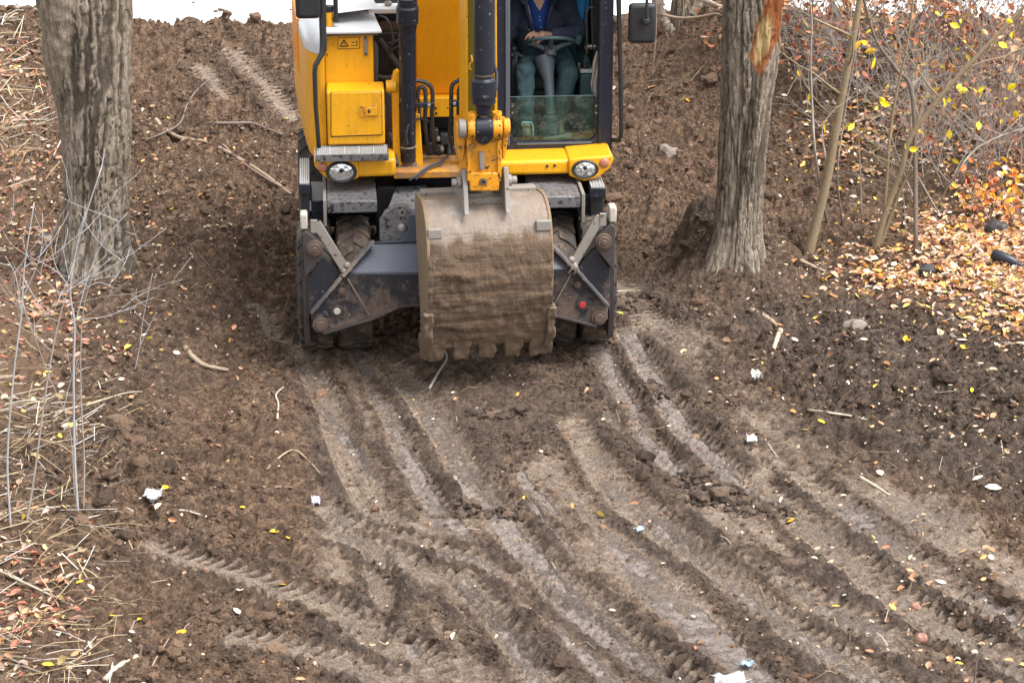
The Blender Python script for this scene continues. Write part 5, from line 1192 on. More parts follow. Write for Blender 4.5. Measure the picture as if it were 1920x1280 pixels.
M['paper'] = plain('pale_blue_paper', (0.55, 0.68, 0.70), 0.6, vary=0.1)
p0 = P(1048, 257, .58); mb = MB(); q_ = [P(1022, 262, .52), P(1072, 259, .52), P(1073, 251, .66), P(1048, 253, .66)]
mb.add([v_ - p0 for v_ in q_] + [v_ - p0 + Vector((0, 0, .012)) for v_ in q_], [(3, 2, 1, 0), (4, 5, 6, 7), (0, 1, 5, 4), (1, 2, 6, 5), (2, 3, 7, 6), (3, 0, 4, 7)])
o = mb.build('paper', M['paper'], None, fix=True); o.location = Lw(p0); o.rotation_euler = (0, 0, YAW); tag(o, 'pale folded paper lying behind the lower windscreen of the cab', 'paper')

# ------------------------------------------------------------------ trees
def trunk(name, label, edges, Y, mat, group=None, seed=0, groove=None, masks=None, amp=.016, flare=.08, top=2.6, lean=0.0, furrow=1.0):
    """edges: (py, x_left, x_right) seen in the photograph at distance Y, lowest row first"""
    e = sorted(edges, key=lambda r: -r[0]); C_, R_ = [], []
    for py, xl, xr in e:
        a, b = up(xl, py, Y), up(xr, py, Y); C_.append(((a.x+b.x)/2, Y, a.z)); R_.append((b.x-a.x)/2)
    C_ = np.array(C_); R_ = np.array(R_); base = Vector((C_[0][0], Y, float(gz(C_[0][0], Y))))
    zz = np.arange(C_[0][2]-.25, C_[-1][2]+top, .015)
    sl = (C_[-1]-C_[-2])/max(1e-6, C_[-1][2]-C_[-2][2])
    cx = np.interp(zz, C_[:, 2], C_[:, 0]) + np.maximum(0, zz-C_[-1][2])*sl[0]; r0 = np.interp(zz, C_[:, 2], R_)*(1-.06*np.maximum(0, zz-C_[-1][2])); cyy = Y + lean*(zz-zz[0])
    n = 190; th = np.linspace(0, 2*math.pi, n, endpoint=False); TH, ZZ = np.meshgrid(th, zz)
    RR = r0[:, None]*np.ones_like(TH)
    fl = np.exp(-np.maximum(0, ZZ-base.z)/.14); RR = RR*(1 + flare*fl*(1.2 + 1.2*np.cos(TH*4+seed)))
    tw = TH + .35*np.sin(ZZ*1.3+seed) ; px_ = np.cos(tw)*4; pz_ = np.sin(tw)*4
    RR = RR*(1 + .10*(fbm(px_*.35+7, ZZ*1.1+pz_*.35, 3, 300+seed)-.5))
    def bark(sc, zs, sd):
        a_ = vn(tw*sc/6.2832*2.0, ZZ*zs, sd); b_ = vn(tw*sc/6.2832*2.0+8.1, ZZ*zs*1.3, sd+7); return 1-np.minimum(np.abs(a_-.5), np.abs(b_-.5))*2
    # the noise must close round the trunk: blend across the seam
    tq = ((TH - math.pi/2) % (2*math.pi)) + .30*np.sin(ZZ*1.1+seed)*np.sin(TH/2)       # the seam lies at the back
    wq = .16*(vn(tq*2.5, ZZ*1.6, 311+seed)-.5) + .09*(vn(tq*7, ZZ*9, 312+seed)-.5) + .05*(vn(tq*12, ZZ*22, 313+seed)-.5)
    f1 = 1-np.abs(vn((tq+wq)*4.6, ZZ*.75, 320+seed)-.5)*2
    f2 = 1-np.abs(vn((tq+wq)*10.5, ZZ*1.5, 330+seed)-.5)*2
    f3 = 1-np.abs(vn((tq+wq)*6.0, ZZ*9.0, 335+seed)-.5)*2
    fur = sst(.74, .95, f1) + .75*sst(.80, .97, f2) + .45*sst(.86, .99, f3)
    plates = vn(tq*9+wq*9, ZZ*3.2, 340+seed); fine_ = vn(tq*28, ZZ*9, 350+seed)
    fur = np.clip(fur*furrow*(.35+1.1*vn(tq*1.5, ZZ*1.2, 345+seed)), 0, 1); disp = -amp*1.5*fur + amp*.7*(plates-.5) + .010*(fine_-.5)
    XX = cx[:, None] + (RR+disp)*np.cos(TH); YY = cyy[:, None] + (RR+disp)*np.sin(TH)
    att = {'furrow': fur.ravel()}
    if masks:
        PX, PY = to_px_a(XX, YY, ZZ); frontm = (np.sin(TH) < .15)
        for k_, (poly, soft, dpt, jag) in masks.items():
            jx = jag*(fbm(XX*30, ZZ*14, 3, 360+len(k_))-.5)*2
            acc = np.zeros_like(PX); p = np.array(poly, float); inside = np.zeros(PX.shape, bool); j = len(p)-1
            for i in range(len(p)):
                xi, yi = p[i]; xj, yj = p[j]; inside ^= ((yi > PY) != (yj > PY)) & (PX+jx < (xj-xi)*(PY-yi)/(yj-yi+1e-9)+xi); j = i
            m_ = (inside & frontm).astype(float)
            for _ in range(soft): m_[1:-1] = (m_[:-2]+m_[1:-1]*2+m_[2:])/4; m_ = (np.roll(m_, 1, 1)+2*m_+np.roll(m_, -1, 1))/4
            acc = m_; ridge_ = .012*(fbm(XX*40, ZZ*5, 3, 371)-.5)*2
            XX = XX - np.cos(TH)*acc*(dpt - ridge_*(dpt > 0)); YY = YY - np.sin(TH)*acc*(dpt - ridge_*(dpt > 0)); att[k_] = acc.ravel()
    for k_ in ('wound', 'heart', 'scar'): att.setdefault(k_, np.zeros(XX.size))
    T_ = empty(name, base); tag(T_, label, 'tree', group)
    v = np.stack([XX.ravel()-base.x, YY.ravel()-base.y, ZZ.ravel()-base.z], 1); m = len(zz)
    i0 = (np.arange(m-1)[:, None]*n + np.arange(n)[None, :]).ravel(); k1 = (np.arange(m-1)[:, None]*n + (np.arange(n)[None, :]+1) % n).ravel()
    np_mesh('trunk', v, np.stack([i0, k1, k1+n, i0+n], 1), mat, T_, smooth=True, attrs=att)
    return T_, base, (cx[-1]-base.x, cyy[-1]-base.y, zz[-1]-base.z), r0[-1]
def grow(mb, p, d, L, r, depth, rg, spread=.7, upw=.15, nseg=6, kids=(3, 5), ends=None, sides=5, wig=.16):
    pts = [p]; d = d.normalized()
    for i in range(nseg):
        d = (d + Vector((rg.uniform(-wig, wig), rg.uniform(-wig, wig), rg.uniform(-wig, wig)+upw*.25))).normalized(); p = p + d*(L/nseg); pts.append(p)
    mb.tube(pts, [max(r*(1-.75*i/nseg), .0016) for i in range(nseg+1)], sides, cap=False)
    if ends is not None and depth == 0:
        for i in range(1, nseg+1): ends.append((pts[i], d))
    if depth > 0:
        for _ in range(rg.randint(*kids)):
            i = rg.randint(1, nseg); b = pts[i]; a = rg.uniform(0, 6.283); s_ = d.orthogonal().normalized(); s_.rotate(Matrix.Rotation(a, 3, d))
            grow(mb, b, (d*(1-.4*spread) + s_*spread + Vector((0, 0, upw))), L*rg.uniform(.35, .65), r*.45*rg.uniform(.8, 1.1), depth-1, rg, spread, upw, max(4, nseg-1), kids, ends, max(3, sides-1), wig)
gL = G(180, 492)
T1, b1, tp1, rt1 = trunk('large_tree', 'thick grey furrowed tree trunk at the left beside the bare slope', [(500, 108, 250), (470, 113, 246), (440, 116, 243), (400, 118, 243), (330, 120, 244), (260, 114, 246), (200, 105, 246), (140, 96, 247), (90, 88, 248), (40, 76, 249), (0, 66, 250)], gL.y, M['bark'], seed=1, amp=.017, furrow=1.15)
rg = random.Random(5); mb = MB(); q0 = up(120, 115, gL.y-.14)-b1; q1 = up(118, 30, gL.y-.22)-b1; q2 = up(100, -60, gL.y-.3)-b1; q3 = q2 + Vector((-.6, -.3, 1.6))
c_ = resample(np.array([tuple(up(135, 190, gL.y-.02)-b1), tuple(q0), tuple(q1), tuple(q2), tuple(q3)]), 8); mb.tube([Vector(p) for p in c_], list(np.interp(np.linspace(0, 4, len(c_)), range(5), [.12, .17, .185, .18, .12])), 28); lo = mb.build('limb', M['bark'], T1, ang=180)
dm = lo.modifiers.new('s', 'SUBSURF'); dm.levels = 1; dm.render_levels = 1
tx = bpy.data.textures.new('bark_lumps', 'CLOUDS'); tx.noise_scale = .07; tx.noise_depth = 3; dd = lo.modifiers.new('d', 'DISPLACE'); dd.texture = tx; dd.strength = .045; dd.texture_coords = 'LOCAL'
mb = MB()
for a in (.3, 2.2, 4.1): grow(mb, Vector(tp1)-Vector((0, 0, .2)), Vector((math.cos(a)*.6, math.sin(a)*.6, 1)), 2.6, .14, 2, rg, .6, .2, 6, (3, 4), None, 8)
mb.build('crown', M['twigdark'], T1, ang=180)
gR = G(1388, 468)
T2, b2, tp2, rt2 = trunk('split_tree', 'grey tree with torn orange split wood high on its trunk, right of the cab', [(505, 1318, 1440), (480, 1328, 1433), (460, 1334, 1431), (440, 1338, 1430), (400, 1341, 1430), (340, 1345, 1433), (300, 1346, 1436), (240, 1350, 1442), (190, 1351, 1445), (130, 1352, 1456), (80, 1353, 1464), (40, 1354, 1468), (0, 1355, 1472)], gR.y, M['bark2'], seed=4, amp=.013, furrow=1.1,
    masks={'wound': ([(1440, -60), (1492, -60), (1484, 10), (1474, 50), (1462, 80), (1448, 98), (1437, 120), (1429, 148), (1417, 128), (1404, 104), (1411, 90), (1413, 58), (1424, 34), (1434, 0)], 2, .012, 4),
           'heart': ([(1424, 44), (1440, 30), (1452, 46), (1449, 74), (1440, 98), (1426, 118), (1415, 122), (1416, 80)], 2, .006, 3), 'scar': ([(1399, 196), (1408, 188), (1418, 196), (1416, 240), (1404, 290), (1396, 350), (1384, 400), (1372, 432), (1356, 430), (1370, 390), (1384, 310), (1392, 240)], 3, .028, 2),
           'furrowb': ([(1432, 0), (1438, 0), (1420, 40), (1400, 110), (1378, 165), (1362, 190), (1370, 172), (1392, 110), (1412, 50)], 2, -.022, 1)})
mb = MB()
for a in (.8, 2.9, 5.0): grow(mb, Vector(tp2)-Vector((0, 0, .2)), Vector((math.cos(a)*.5, math.sin(a)*.5, 1)), 2.4, .11, 2, rg, .6, .2, 6, (3, 4), None, 8)
mb.build('crown', M['twigdark'], T2, ang=180)
# trees on the mound behind the mirror
for (edges, lab, sd) in (([(62, 1254, 1302), (40, 1256, 1298), (10, 1259, 1294), (0, 1260, 1293)], 'brown leaning tree on top of the earth mound behind the mirror', 8),):
    trunk('mound_tree', lab, edges, 8.0, M['bark'], None, sd, amp=.01, top=2.0)
def rod(name, pts, r, mat, label, cat, base=None, n=8, group=None, rend=None):
    pts = [Vector(p) for p in pts]; c = resample(np.array([tuple(p) for p in pts]), 6); b = Vector(base) if base is not None else pts[0].copy()
    rr = np.interp(np.linspace(0, 1, len(c)), [0, 1], [r, rend if rend else r*.6]); rr = rr*(1+.12*np.sin(np.arange(len(c))*2.3))
    o = MB().tube([Vector(p) for p in c], list(rr), n).build(name, M[mat], None, origin=(b.x, b.y, b.z), ang=180); return tag(o, label, cat, group)
rod('root_limb', [up(1258, 62, 7.9), up(1246, 46, 7.9), up(1236, 22, 7.9), up(1230, -30, 7.9)], .075, 'bark', 'curved dark limb left of the tree on the mound', 'branch', n=12, rend=.06)
rod('pale_limb', [up(1297, 44, 7.7), up(1301, 26, 7.7), up(1309, 8, 7.7), up(1310, -20, 7.7)], .05, 'palewood', 'white peeled stub standing on the earth mound', 'branch', rend=.05)
rod('pale_limb', [up(1308, -3, 7.6), up(1330, 4, 7.5), up(1352, 13, 7.4), up(1375, 16, 7.3)], .030, 'palewood', 'white bare branch reaching right from the mound', 'branch')
rod('thin_branch', [up(1243, 28, 7.2), up(1275, 34, 7.1), up(1310, 32, 7.0), up(1342, 26, 6.9), up(1352, 30, 6.9)], .016, 'wood', 'long thin tan branch lying across the mound top', 'branch')
rod('thin_branch', [up(1228, -30, 5.0), up(1230, 40, 5.0), up(1228, 90, 5.0), up(1222, 146, 5.0)], .010, 'twigred', 'thin reddish hanging twig behind the right mirror', 'branch')
# young trees on the right
def sapling(name, label, stems, mat, Y, twigs=6, leaves=(), rseed=0, tl=.5, leafmat=None, leafsize=.04, part='stem', base=None):
    """stems: list of (pixel path from the ground up, radius at the foot in metres)"""
    rg = random.Random(rseed); g0 = G(*stems[0][0][0]) if base is None else base
    root = empty(name, g0)
    for path, r in stems:
        pts = [up(a, b, Y + dy_) for a, b, dy_ in [(q + (0,))[:3] for q in path]]
        pts = [p - g0 for p in pts]
        if path is stems[0][0]: pts[0] = Vector((0, 0, -.03))
        c = [Vector(p) for p in resample(np.array([tuple(p) for p in pts]), 6)]; m = len(c)
        mb = MB(); mb.tube(c, [max(.002, r*(1-.55*i/m)) for i in range(m)], 9 if r > .015 else 6); mb.build(part, M[mat], root, ang=180)
        tw = MB()
        for _ in range(twigs):
            i = rg.randint(m//3, m-1); a = rg.uniform(0, 6.283); grow(tw, c[i], Vector((math.cos(a), math.sin(a)*.6, rg.uniform(.1, .9))), tl*rg.uniform(.5, 1.3), max(.0026, r*.26), 1, rg, .7, .2, 5, (1, 3), None, 4)
        if tw.v: tw.build('twigs', M[mat], root, ang=180)['kind'] = 'stuff'
    return root, g0
LM = {}
def leafmesh(key, col, L=1.0):
    if key in LM: return LM[key]
    v = [(-.5, 0, 0), (-.22, .26, .05), (.15, .30, .07), (.5, 0, .03), (.15, -.30, .06), (-.22, -.26, .05), (-.1, 0, -.02), (.2, 0, -.01)]
    f = [(0, 6, 1), (1, 6, 7, 2), (2, 7, 3), (0, 5, 6), (5, 4, 7, 6), (4, 3, 7)]
    me = bpy.data.meshes.new('leaf'); me.from_pydata(v, [], f); me.update()
    me.materials.append(plain('leaf_' + key, col, .5, vary=.3, scale=8)); LM[key] = me; return me
def add_leaf(name, key, col, loc, size, rg, parent=None, flat=False):
    o = bpy.data.objects.new(name, leafmesh(key, col)); COL.objects.link(o); o.location = loc; o.scale = (size, size*rg.uniform(.7, 1.1), size)
    o.rotation_euler = (rg.uniform(-.35, .35), rg.uniform(-.35, .35), rg.uniform(0, 6.28)) if flat else (rg.uniform(.2, 2.2), rg.uniform(-1.0, 1.0), rg.uniform(-3, 3))
    if parent is not None: o.parent = parent
    return o
YEL = (0.80, 0.62, 0.01); ORG = (0.78, 0.24, 0.03); RUS = (0.42, 0.12, 0.05)
Y1 = G(1515, 472).y
S1, g1 = sapling('young_tree', 'straight tan young tree leaning right beside the split tree', [([(1515, 474), (1530, 420), (1552, 330), (1568, 240), (1585, 150), (1600, 70), (1612, 0), (1625, -90)], .050)], 'sapbark', Y1, 5, (), 21, .8)
Y2 = G(1640, 466).y
S2, g2 = sapling('forked_young_tree', 'forked olive-grey young tree with branches spreading to the right', [([(1640, 468), (1660, 400), (1690, 320), (1705, 262), (1745, 205), (1800, 140), (1870, 66), (1960, -30)], .033), ([(1648, 466), (1672, 400), (1696, 340), (1708, 318)], .020), ([(1655, 440), (1662, 350), (1668, 260), (1680, 180), (1700, 90), (1712, 0), (1715, -60)], .016)], 'sapbark', Y2, 10, (), 22, .8)
for px, py in ((1798, 162), (1806, 170), (1813, 178), (1790, 200), (1840, 168), (1838, 178), (1828, 170), (1660, 195), (1655, 190), (1770, 192), (1780, 188), (1802, 40), (1815, 30), (1790, 48), (1608, 85), (1620, 80), (1545, 242), (1588, 235), (1596, 238), (1614, 243), (1612, 262), (1897, 163), (1878, 227), (1835, 236), (1905, 215), (1893, 40), (1880, 85), (1643, 203), (1700, 272), (1713, 280), (1792, 302), (1637, 118), (1632, 96)):
    p = up(px, py, Y2 - .25 + .3*rg.random()); add_leaf('leaf', *rg.choice((('yellow', YEL), ('yellow', YEL), ('lime_yellow', (.66, .58, .05)), ('ochre', (.70, .44, .04)))), p - g2, rg.uniform(.06, .115), rg, S2)
S3, g3 = sapling('thin_sapling', 'thin curving grey sapling between the split tree and the tan young tree', [([(1552, 418), (1530, 300), (1523, 200), (1520, 110), (1522, 40), (1515, -30)], .013), ([(1548, 300), (1542, 240), (1565, 205), (1572, 200)], .008)], 'twig', Y1 - .2, 3, (), 23, .5)
S4, g4 = sapling('thin_sapling', 'slim pale sapling right behind the tan young tree', [([(1580, 416), (1570, 330), (1580, 240), (1595, 150), (1612, 60)], .010), ([(1616, 410), (1612, 300), (1608, 200), (1604, 90)], .008)], 'twig', Y1 + .3, 5, (), 24, .6)
S5, g5 = sapling('dark_bent_sapling', 'dark bent sapling arching over the thicket', [([(1718, 240), (1712, 190), (1680, 130), (1645, 80), (1625, 20), (1612, -40)], .022)], 'twigdark', Y2 + .1, 5, (), 25, .6, base=G(1718, 470))
S6, g6 = sapling('bare_twig_shrub', 'bare grey twig shrub sprawling right of the forked young tree', [([(1745, 405), (1790, 330), (1830, 280), (1890, 250), (1950, 235)], .012), ([(1720, 390), (1690, 310), (1670, 230), (1720, 150)], .010), ([(1760, 400), (1700, 300), (1660, 290)], .009), ([(1700, 470), (1696, 390), (1690, 340)], .006)], 'twig', Y2 + .2, 9, (), 26, .8)
# orange leaved bush at the right edge
S7 = empty('orange_leaved_bush', G(1870, 430)); tag(S7, 'small bush still holding orange leaves above the leaf litter', 'shrub'); mb = MB(); ends = []; b7 = S7.location.copy()
for _ in range(9): a = rg.uniform(0, 6.28); grow(mb, Vector((rg.uniform(-.25, .3), rg.uniform(-.15, .15), 0)), Vector((math.cos(a)*.5, math.sin(a)*.4, 1)), rg.uniform(.4, .75), .008, 1, rg, .7, .15, 6, (2, 4), ends, 4)
mb.build('twigs', M['twigred'], S7, ang=180)
for k in range(120):
    p = up(rg.gauss(1868, 38), rg.gauss(372, 34), b7.y + rg.uniform(-.3, .3)) - b7; kcol = rg.choice((('orange', ORG), ('deep_orange', (0.62, .13, .03)), ('gold', (0.8, .42, .02))))
    add_leaf('leaf', kcol[0], kcol[1], p, rg.uniform(.05, .085), rg, S7)
for S_, lab in ((S1, 0), (S2, 0), (S3, 0), (S4, 0), (S5, 0), (S6, 0)): pass
for S_, lab, cat in ((S1, 'straight tan young tree leaning right beside the split tree', 'young tree'), (S2, 'forked olive-grey young tree with yellow leaves, branches spreading to the right', 'young tree'), (S3, 'thin curving grey sapling between the split tree and the tan young tree', 'sapling'),
                     (S4, 'slim pale double-stemmed sapling just right of the tan young tree', 'sapling'), (S5, 'dark bent sapling arching left over the thicket', 'sapling'), (S6, 'bare grey twig shrub sprawling right of the forked young tree', 'shrub')): tag(S_, lab, cat)
# thicket on the right slope
def fol_cloud(pts, n, size, cols, rg_, seed, spread=.14):
    r = np.random.default_rng(seed); idx = r.integers(0, len(pts), n); c = np.array([tuple(p) for p, _ in pts])[idx] + r.normal(0, spread, (n, 3))*np.array([1, 1, .8])
    return leaf_arrays(c, r, size, cols, flat=False)
def leaf_arrays(c, r, size, cols, flat=True, sx=(.45, 1.45)):
    n = len(c); bv = np.array([(-.5, 0, 0), (-.2, .25, .06), (.18, .27, .08), (.5, 0, .02), (.18, -.27, .07), (-.2, -.25, .05), (0, 0, -.03)]); bf = np.array([(6, 1, 0), (6, 2, 1), (6, 3, 2), (6, 4, 3), (6, 5, 4), (6, 0, 5)])
    s = size*r.uniform(*sx, (n, 1, 1)); V = bv[None]*s*np.stack([np.ones(n), r.uniform(.6, 1.15, n), r.uniform(-.5, 4.0, n)], 1)[:, None, :]
    tl = r.normal(0, .5 if flat else 1.0, n); t2 = r.normal(0, .3 if flat else .8, n); th = r.uniform(0, 6.283, n)
    def rot(V, a, i, j):
        c_, s_ = np.cos(a)[:, None], np.sin(a)[:, None]; A, B = V[..., i]*c_ - V[..., j]*s_, V[..., i]*s_ + V[..., j]*c_; V = V.copy(); V[..., i] = A; V[..., j] = B; return V
    V = rot(V, tl, 1, 2); V = rot(V, t2, 0, 2); V = rot(V, th, 0, 1); V = V + c[:, None, :]
    F = (bf[None] + (np.arange(n)*7)[:, None, None]).reshape(-1, 3); cc = np.array(cols)[r.integers(0, len(cols), n)]*r.uniform(.7, 1.2, (n, 1))
    return V.reshape(-1, 3), F, np.repeat(cc, 7, 0)
RUST = [(.40, .11, .05), (.50, .17, .07), (.30, .08, .045), (.58, .26, .11), (.60, .34, .18)]
specs = [(1500, 170, 1.6, 'twig', 0), (1545, 140, 2.0, 'twigdark', 1), (1600, 180, 1.8, 'twig', 1), (1650, 130, 2.2, 'twigred', 1), (1690, 230, 2.0, 'twig', 0), (1730, 150, 2.3, 'twigdark', 1), (1775, 250, 2.2, 'twig', 0), (1800, 170, 2.4, 'twigred', 1), (1850, 290, 2.3, 'twig', 0), (1870, 180, 2.6, 'twigdark', 1), (1905, 330, 2.0, 'twig', 0), (1930, 220, 2.4, 'twig', 1), (1760, 340, 1.5, 'twig', 0), (1820, 350, 1.5, 'twigred', 0), (1560, 90, 2.2, 'twigdark', 1), (1620, 70, 2.2, 'twig', 1), (1490, 95, 1.6, 'twigred', 1), (1960, 300, 2.4, 'twigdark', 0), (1700, 90, 2.4, 'twigdark', 1), (1800, 100, 2.4, 'twigdark', 1)]
where = ['just right of the split tree', 'behind the thin curving sapling', 'behind the tan young tree', 'upslope of the forked young tree', 'behind the fork of the young tree', 'in the middle of the right thicket', 'low in the right thicket', 'beneath the spreading branch', 'above the orange bush', 'high behind the spreading branch', 'at the right edge of the frame', 'at the upper right edge', 'at the front of the thicket', 'left of the orange bush', 'on the crest right of the split tree', 'on the crest behind the tan young tree', 'beside the torn wood of the split tree', 'beyond the right edge', 'on the crest in the middle of the thicket', 'on the crest near the upper right corner']
for i, ((px, py, hh, mt, lf), wh) in enumerate(zip(specs, where)):
    rg = random.Random(400+i); b = G(px, py); root = empty('thicket_shrub', b)
    nm = {'twig': 'grey', 'twigdark': 'dark', 'twigred': 'reddish'}[mt]
    tag(root, '%s twiggy shrub %s %s' % (nm, 'with rusty dry leaves' if lf else 'without leaves', wh), 'shrub', 'shrubs of the thicket on the right')
    mb = MB(); ends = []
    for _ in range(rg.randint(6, 9)):
        a = rg.uniform(0, 6.28); grow(mb, Vector((rg.uniform(-.2, .2), rg.uniform(-.2, .2), -.03)), Vector((math.cos(a)*.8, math.sin(a)*.6, 1)), hh*rg.uniform(.5, .95), .0070, 2, rg, .75, .08, 7, (4, 6), ends, 5, .2)
    mb.build('branches', M[mt], root, ang=180)
    V, F, cc = fol_cloud(ends, 330 if lf else 80, .078, RUST + ([(.62, .45, .25)] if lf else [(.8, .6, .03), (.6, .35, .15)]), rg, 500+i)
    np_mesh('foliage', V, F, M['leaf'], root, color=cc)['kind'] = 'stuff'
# pale saplings in the left foreground
def lft(name, label, stems, mat, seed, twigs=3, tl=.35):
    stems = [(p_, r_*.72) for p_, r_ in stems]
    g = G(*stems[0][0][0]); r_, g_ = sapling(name, label, stems, mat, g.y, twigs, (), seed, tl); tag(r_, label, 'sapling', 'bare saplings at the left edge'); return r_
lft('bare_sapling', 'leftmost bare sapling with a forked whitish top', [([(20, 988), (14, 860), (26, 700), (40, 590), (46, 500), (64, 380)], .011), ([(40, 590), (30, 520), (10, 480)], .005), ([(42, 560), (75, 480), (80, 400)], .005), ([(42, 520), (90, 590), (115, 550)], .004)], 'twigpale', 31)
lft('bare_sapling', 'bare sapling with a brown slanting stem, second from the left edge', [([(48, 982), (66, 880), (82, 760), (98, 660), (116, 580), (128, 545)], .012), ([(98, 660), (60, 620), (40, 560)], .005)], 'twig', 32)
lft('bare_sapling', 'tallest bare sapling with pale blue twigs in front of the thick trunk', [([(146, 960), (140, 850), (138, 700), (140, 610), (132, 540), (150, 440), (190, 315)], .013), ([(140, 610), (165, 520), (195, 450), (238, 400)], .007), ([(132, 540), (105, 500), (92, 440)], .005), ([(165, 525), (240, 480), (312, 428)], .004), ([(145, 600), (210, 590), (250, 560)], .004), ([(138, 560), (180, 530), (215, 540)], .004)], 'twigpale', 33, 2)
lft('bare_sapling', 'bare straight sapling just right of the tallest one', [([(156, 956), (158, 860), (152, 740), (152, 640), (160, 560), (182, 500)], .009), ([(152, 640), (120, 560), (100, 540)], .004), ([(140, 940), (130, 800), (90, 700), (40, 560)], .006)], 'twig', 34)
lft('bare_sapling', 'low pale twig with a side shoot beside the dark stick', [([(252, 690), (262, 650), (268, 600), (286, 512)], .006), ([(262, 650), (278, 615), (294, 585)], .006)], 'twigpale', 35, 1, .2)
lft('bare_sapling', 'thin bare brown stem slanting right beneath the low pale twig', [([(110, 945), (150, 880), (190, 790), (235, 700)], .005)], 'twigdark', 36, 2, .25)
for i, (px, py, n_) in enumerate(((70, 300, 3), (30, 420, 3), (95, 260, 3))):
    rg = random.Random(700+i); b = G(px, py); root = empty('bare_shrub', b); tag(root, 'thin bare brown shrub ' + ('just left of the thick trunk', 'low on the reddish leaves at the left edge', 'close behind the thick trunk', 'halfway up the left slope', 'high on the left slope')[i], 'shrub')
    mb = MB()
    for _ in range(n_): a = rg.uniform(0, 6.28); grow(mb, Vector((rg.uniform(-.1, .1), 0, -.02)), Vector((math.cos(a)*.5, math.sin(a)*.4, 1)), rg.uniform(.5, 1.0), .0045, 1, rg, .6, .12, 6, (2, 4), None, 5, .18)
    mb.build('branches', M['twig' if i % 2 else 'twigred'], root, ang=180)

# ------------------------------------------------------------------ sticks and litter that can be told apart
def gp(px, py, lift=.0): p = G(px, py); p.z += lift; return p
def stick(name, pts, r, mat, label, lift=None, cat='stick', rend=None):
    l = r*.6 if lift is None else lift; return rod(name, [gp(a, b, l) for a, b in pts], r, mat, label, cat, rend=rend)
stick('stick', [(348, 655), (362, 672), (385, 688), (428, 697)], .024, 'wood', 'thick bent tan stick on the dark soil left of the machine')
stick('stick', [(1408, 585), (1436, 598), (1456, 614), (1462, 625)], .026, 'wood', 'brown end of a broken stick right of the excavator')
stick('stick', [(1463, 622), (1456, 640), (1447, 668)], .024, 'palewood', 'peeled pale half of the broken stick right of the excavator')
stick('fallen_branch', [(292, 226), (310, 246), (342, 262), (385, 268), (420, 284), (455, 303), (500, 332), (545, 366)], .022, 'wood', 'long pale fallen branch slanting down the slope left of the machine')
stick('fallen_branch', [(386, 240), (420, 275), (460, 310), (515, 345), (548, 360)], .013, 'twigred', 'reddish thin branch lying along the long pale one')
stick('fallen_branch', [(402, 240), (440, 240), (472, 240), (505, 252), (530, 262)], .018, 'twigdark', 'short dark branch above the long pale fallen branch', .05)
stick('fallen_branch', [(246, 278), (275, 268), (308, 254), (338, 236), (352, 200), (372, 172), (402, 147)], .012, 'twigdark', 'thin dark branch curving up the slope beside the thick trunk', .03)
stick('stick', [(520, 788), (522, 760), (518, 742), (540, 722)], .009, 'palewood', 'small kinked pale stick standing on the ridge left of the ruts', .015)
stick('stick', [(500, 880), (535, 850), (556, 846), (580, 866), (604, 892)], .008, 'wood', 'thin angled twig beside the left wheel rut')
stick('stick', [(805, 735), (822, 705), (838, 678), (830, 660), (815, 655)], .010, 'twig', 'bent grey twig sticking up in front of the bucket', .03)
stick('stick', [(1515, 770), (1555, 775), (1595, 781), (1625, 788)], .011, 'palewood', 'straight white stick on the dark soil at the right')
stick('stick', [(1612, 896), (1640, 912), (1668, 930)], .014, 'palewood', 'short pale stick at the edge of the right ruts')
stick('stick', [(1427, 812), (1445, 840), (1458, 858)], .007, 'straw2' if 'straw2' in M else 'palewood', 'thin yellow stalk on the packed ruts')
stick('stick', [(1148, 548), (1180, 546), (1200, 546)], .010, 'palewood', 'short white stick beside the right end of the blade')
stick('stick', [(196, 1278), (225, 1250), (258, 1232)], .020, 'palewood', 'thick pale stick at the bottom left')
stick('stick', [(278, 1275), (290, 1240), (318, 1196)], .008, 'wood', 'thin brown twig pointing up at the bottom left')
stick('stick', [(312, 964), (340, 958), (376, 966)], .011, 'palewood', 'curved pale stick right of the torn white plastic')
stick('stick', [(185, 930), (215, 942), (250, 960)], .011, 'palewood', 'pale stick just left of the torn white plastic')
stick('stick', [(492, 913), (520, 914), (548, 914)], .009, 'wood', 'short straight tan stick left of the leftmost rut')
stick('stick', [(0, 1072), (60, 1100), (136, 1136)], .010, 'palewood', 'long straw-coloured stalk near the bottom left corner')
stick('stick', [(28, 802), (90, 804), (150, 800), (190, 796)], .012, 'wood', 'long tan stick lying behind the leftmost saplings')
stick('stick', [(120, 770), (170, 758), (235, 738), (290, 735)], .008, 'palewood', 'long pale stalk lying across the left soil')
stick('stick', [(1500, 490), (1525, 502), (1548, 512)], .020, 'wood', 'short orange-brown stick beside the foot of the tan young tree')
stick('stick', [(1825, 1278), (1826, 1250), (1826, 1215)], .012, 'dark', 'left dark peg at the bottom right', .0) if False else None
def peg(px, py, h, label):
    b = gp(px, py, -.03); rod('peg', [b, b + Vector((.003, 0, h*.5)), b + Vector((.006, 0, h))], .0055, 'twigdark', label, 'peg', rend=.005)
peg(1826, 1285, .24, 'slim dark peg standing in mud at the bottom right'); peg(1906, 1292, .09, 'short dark peg near the bottom right corner')
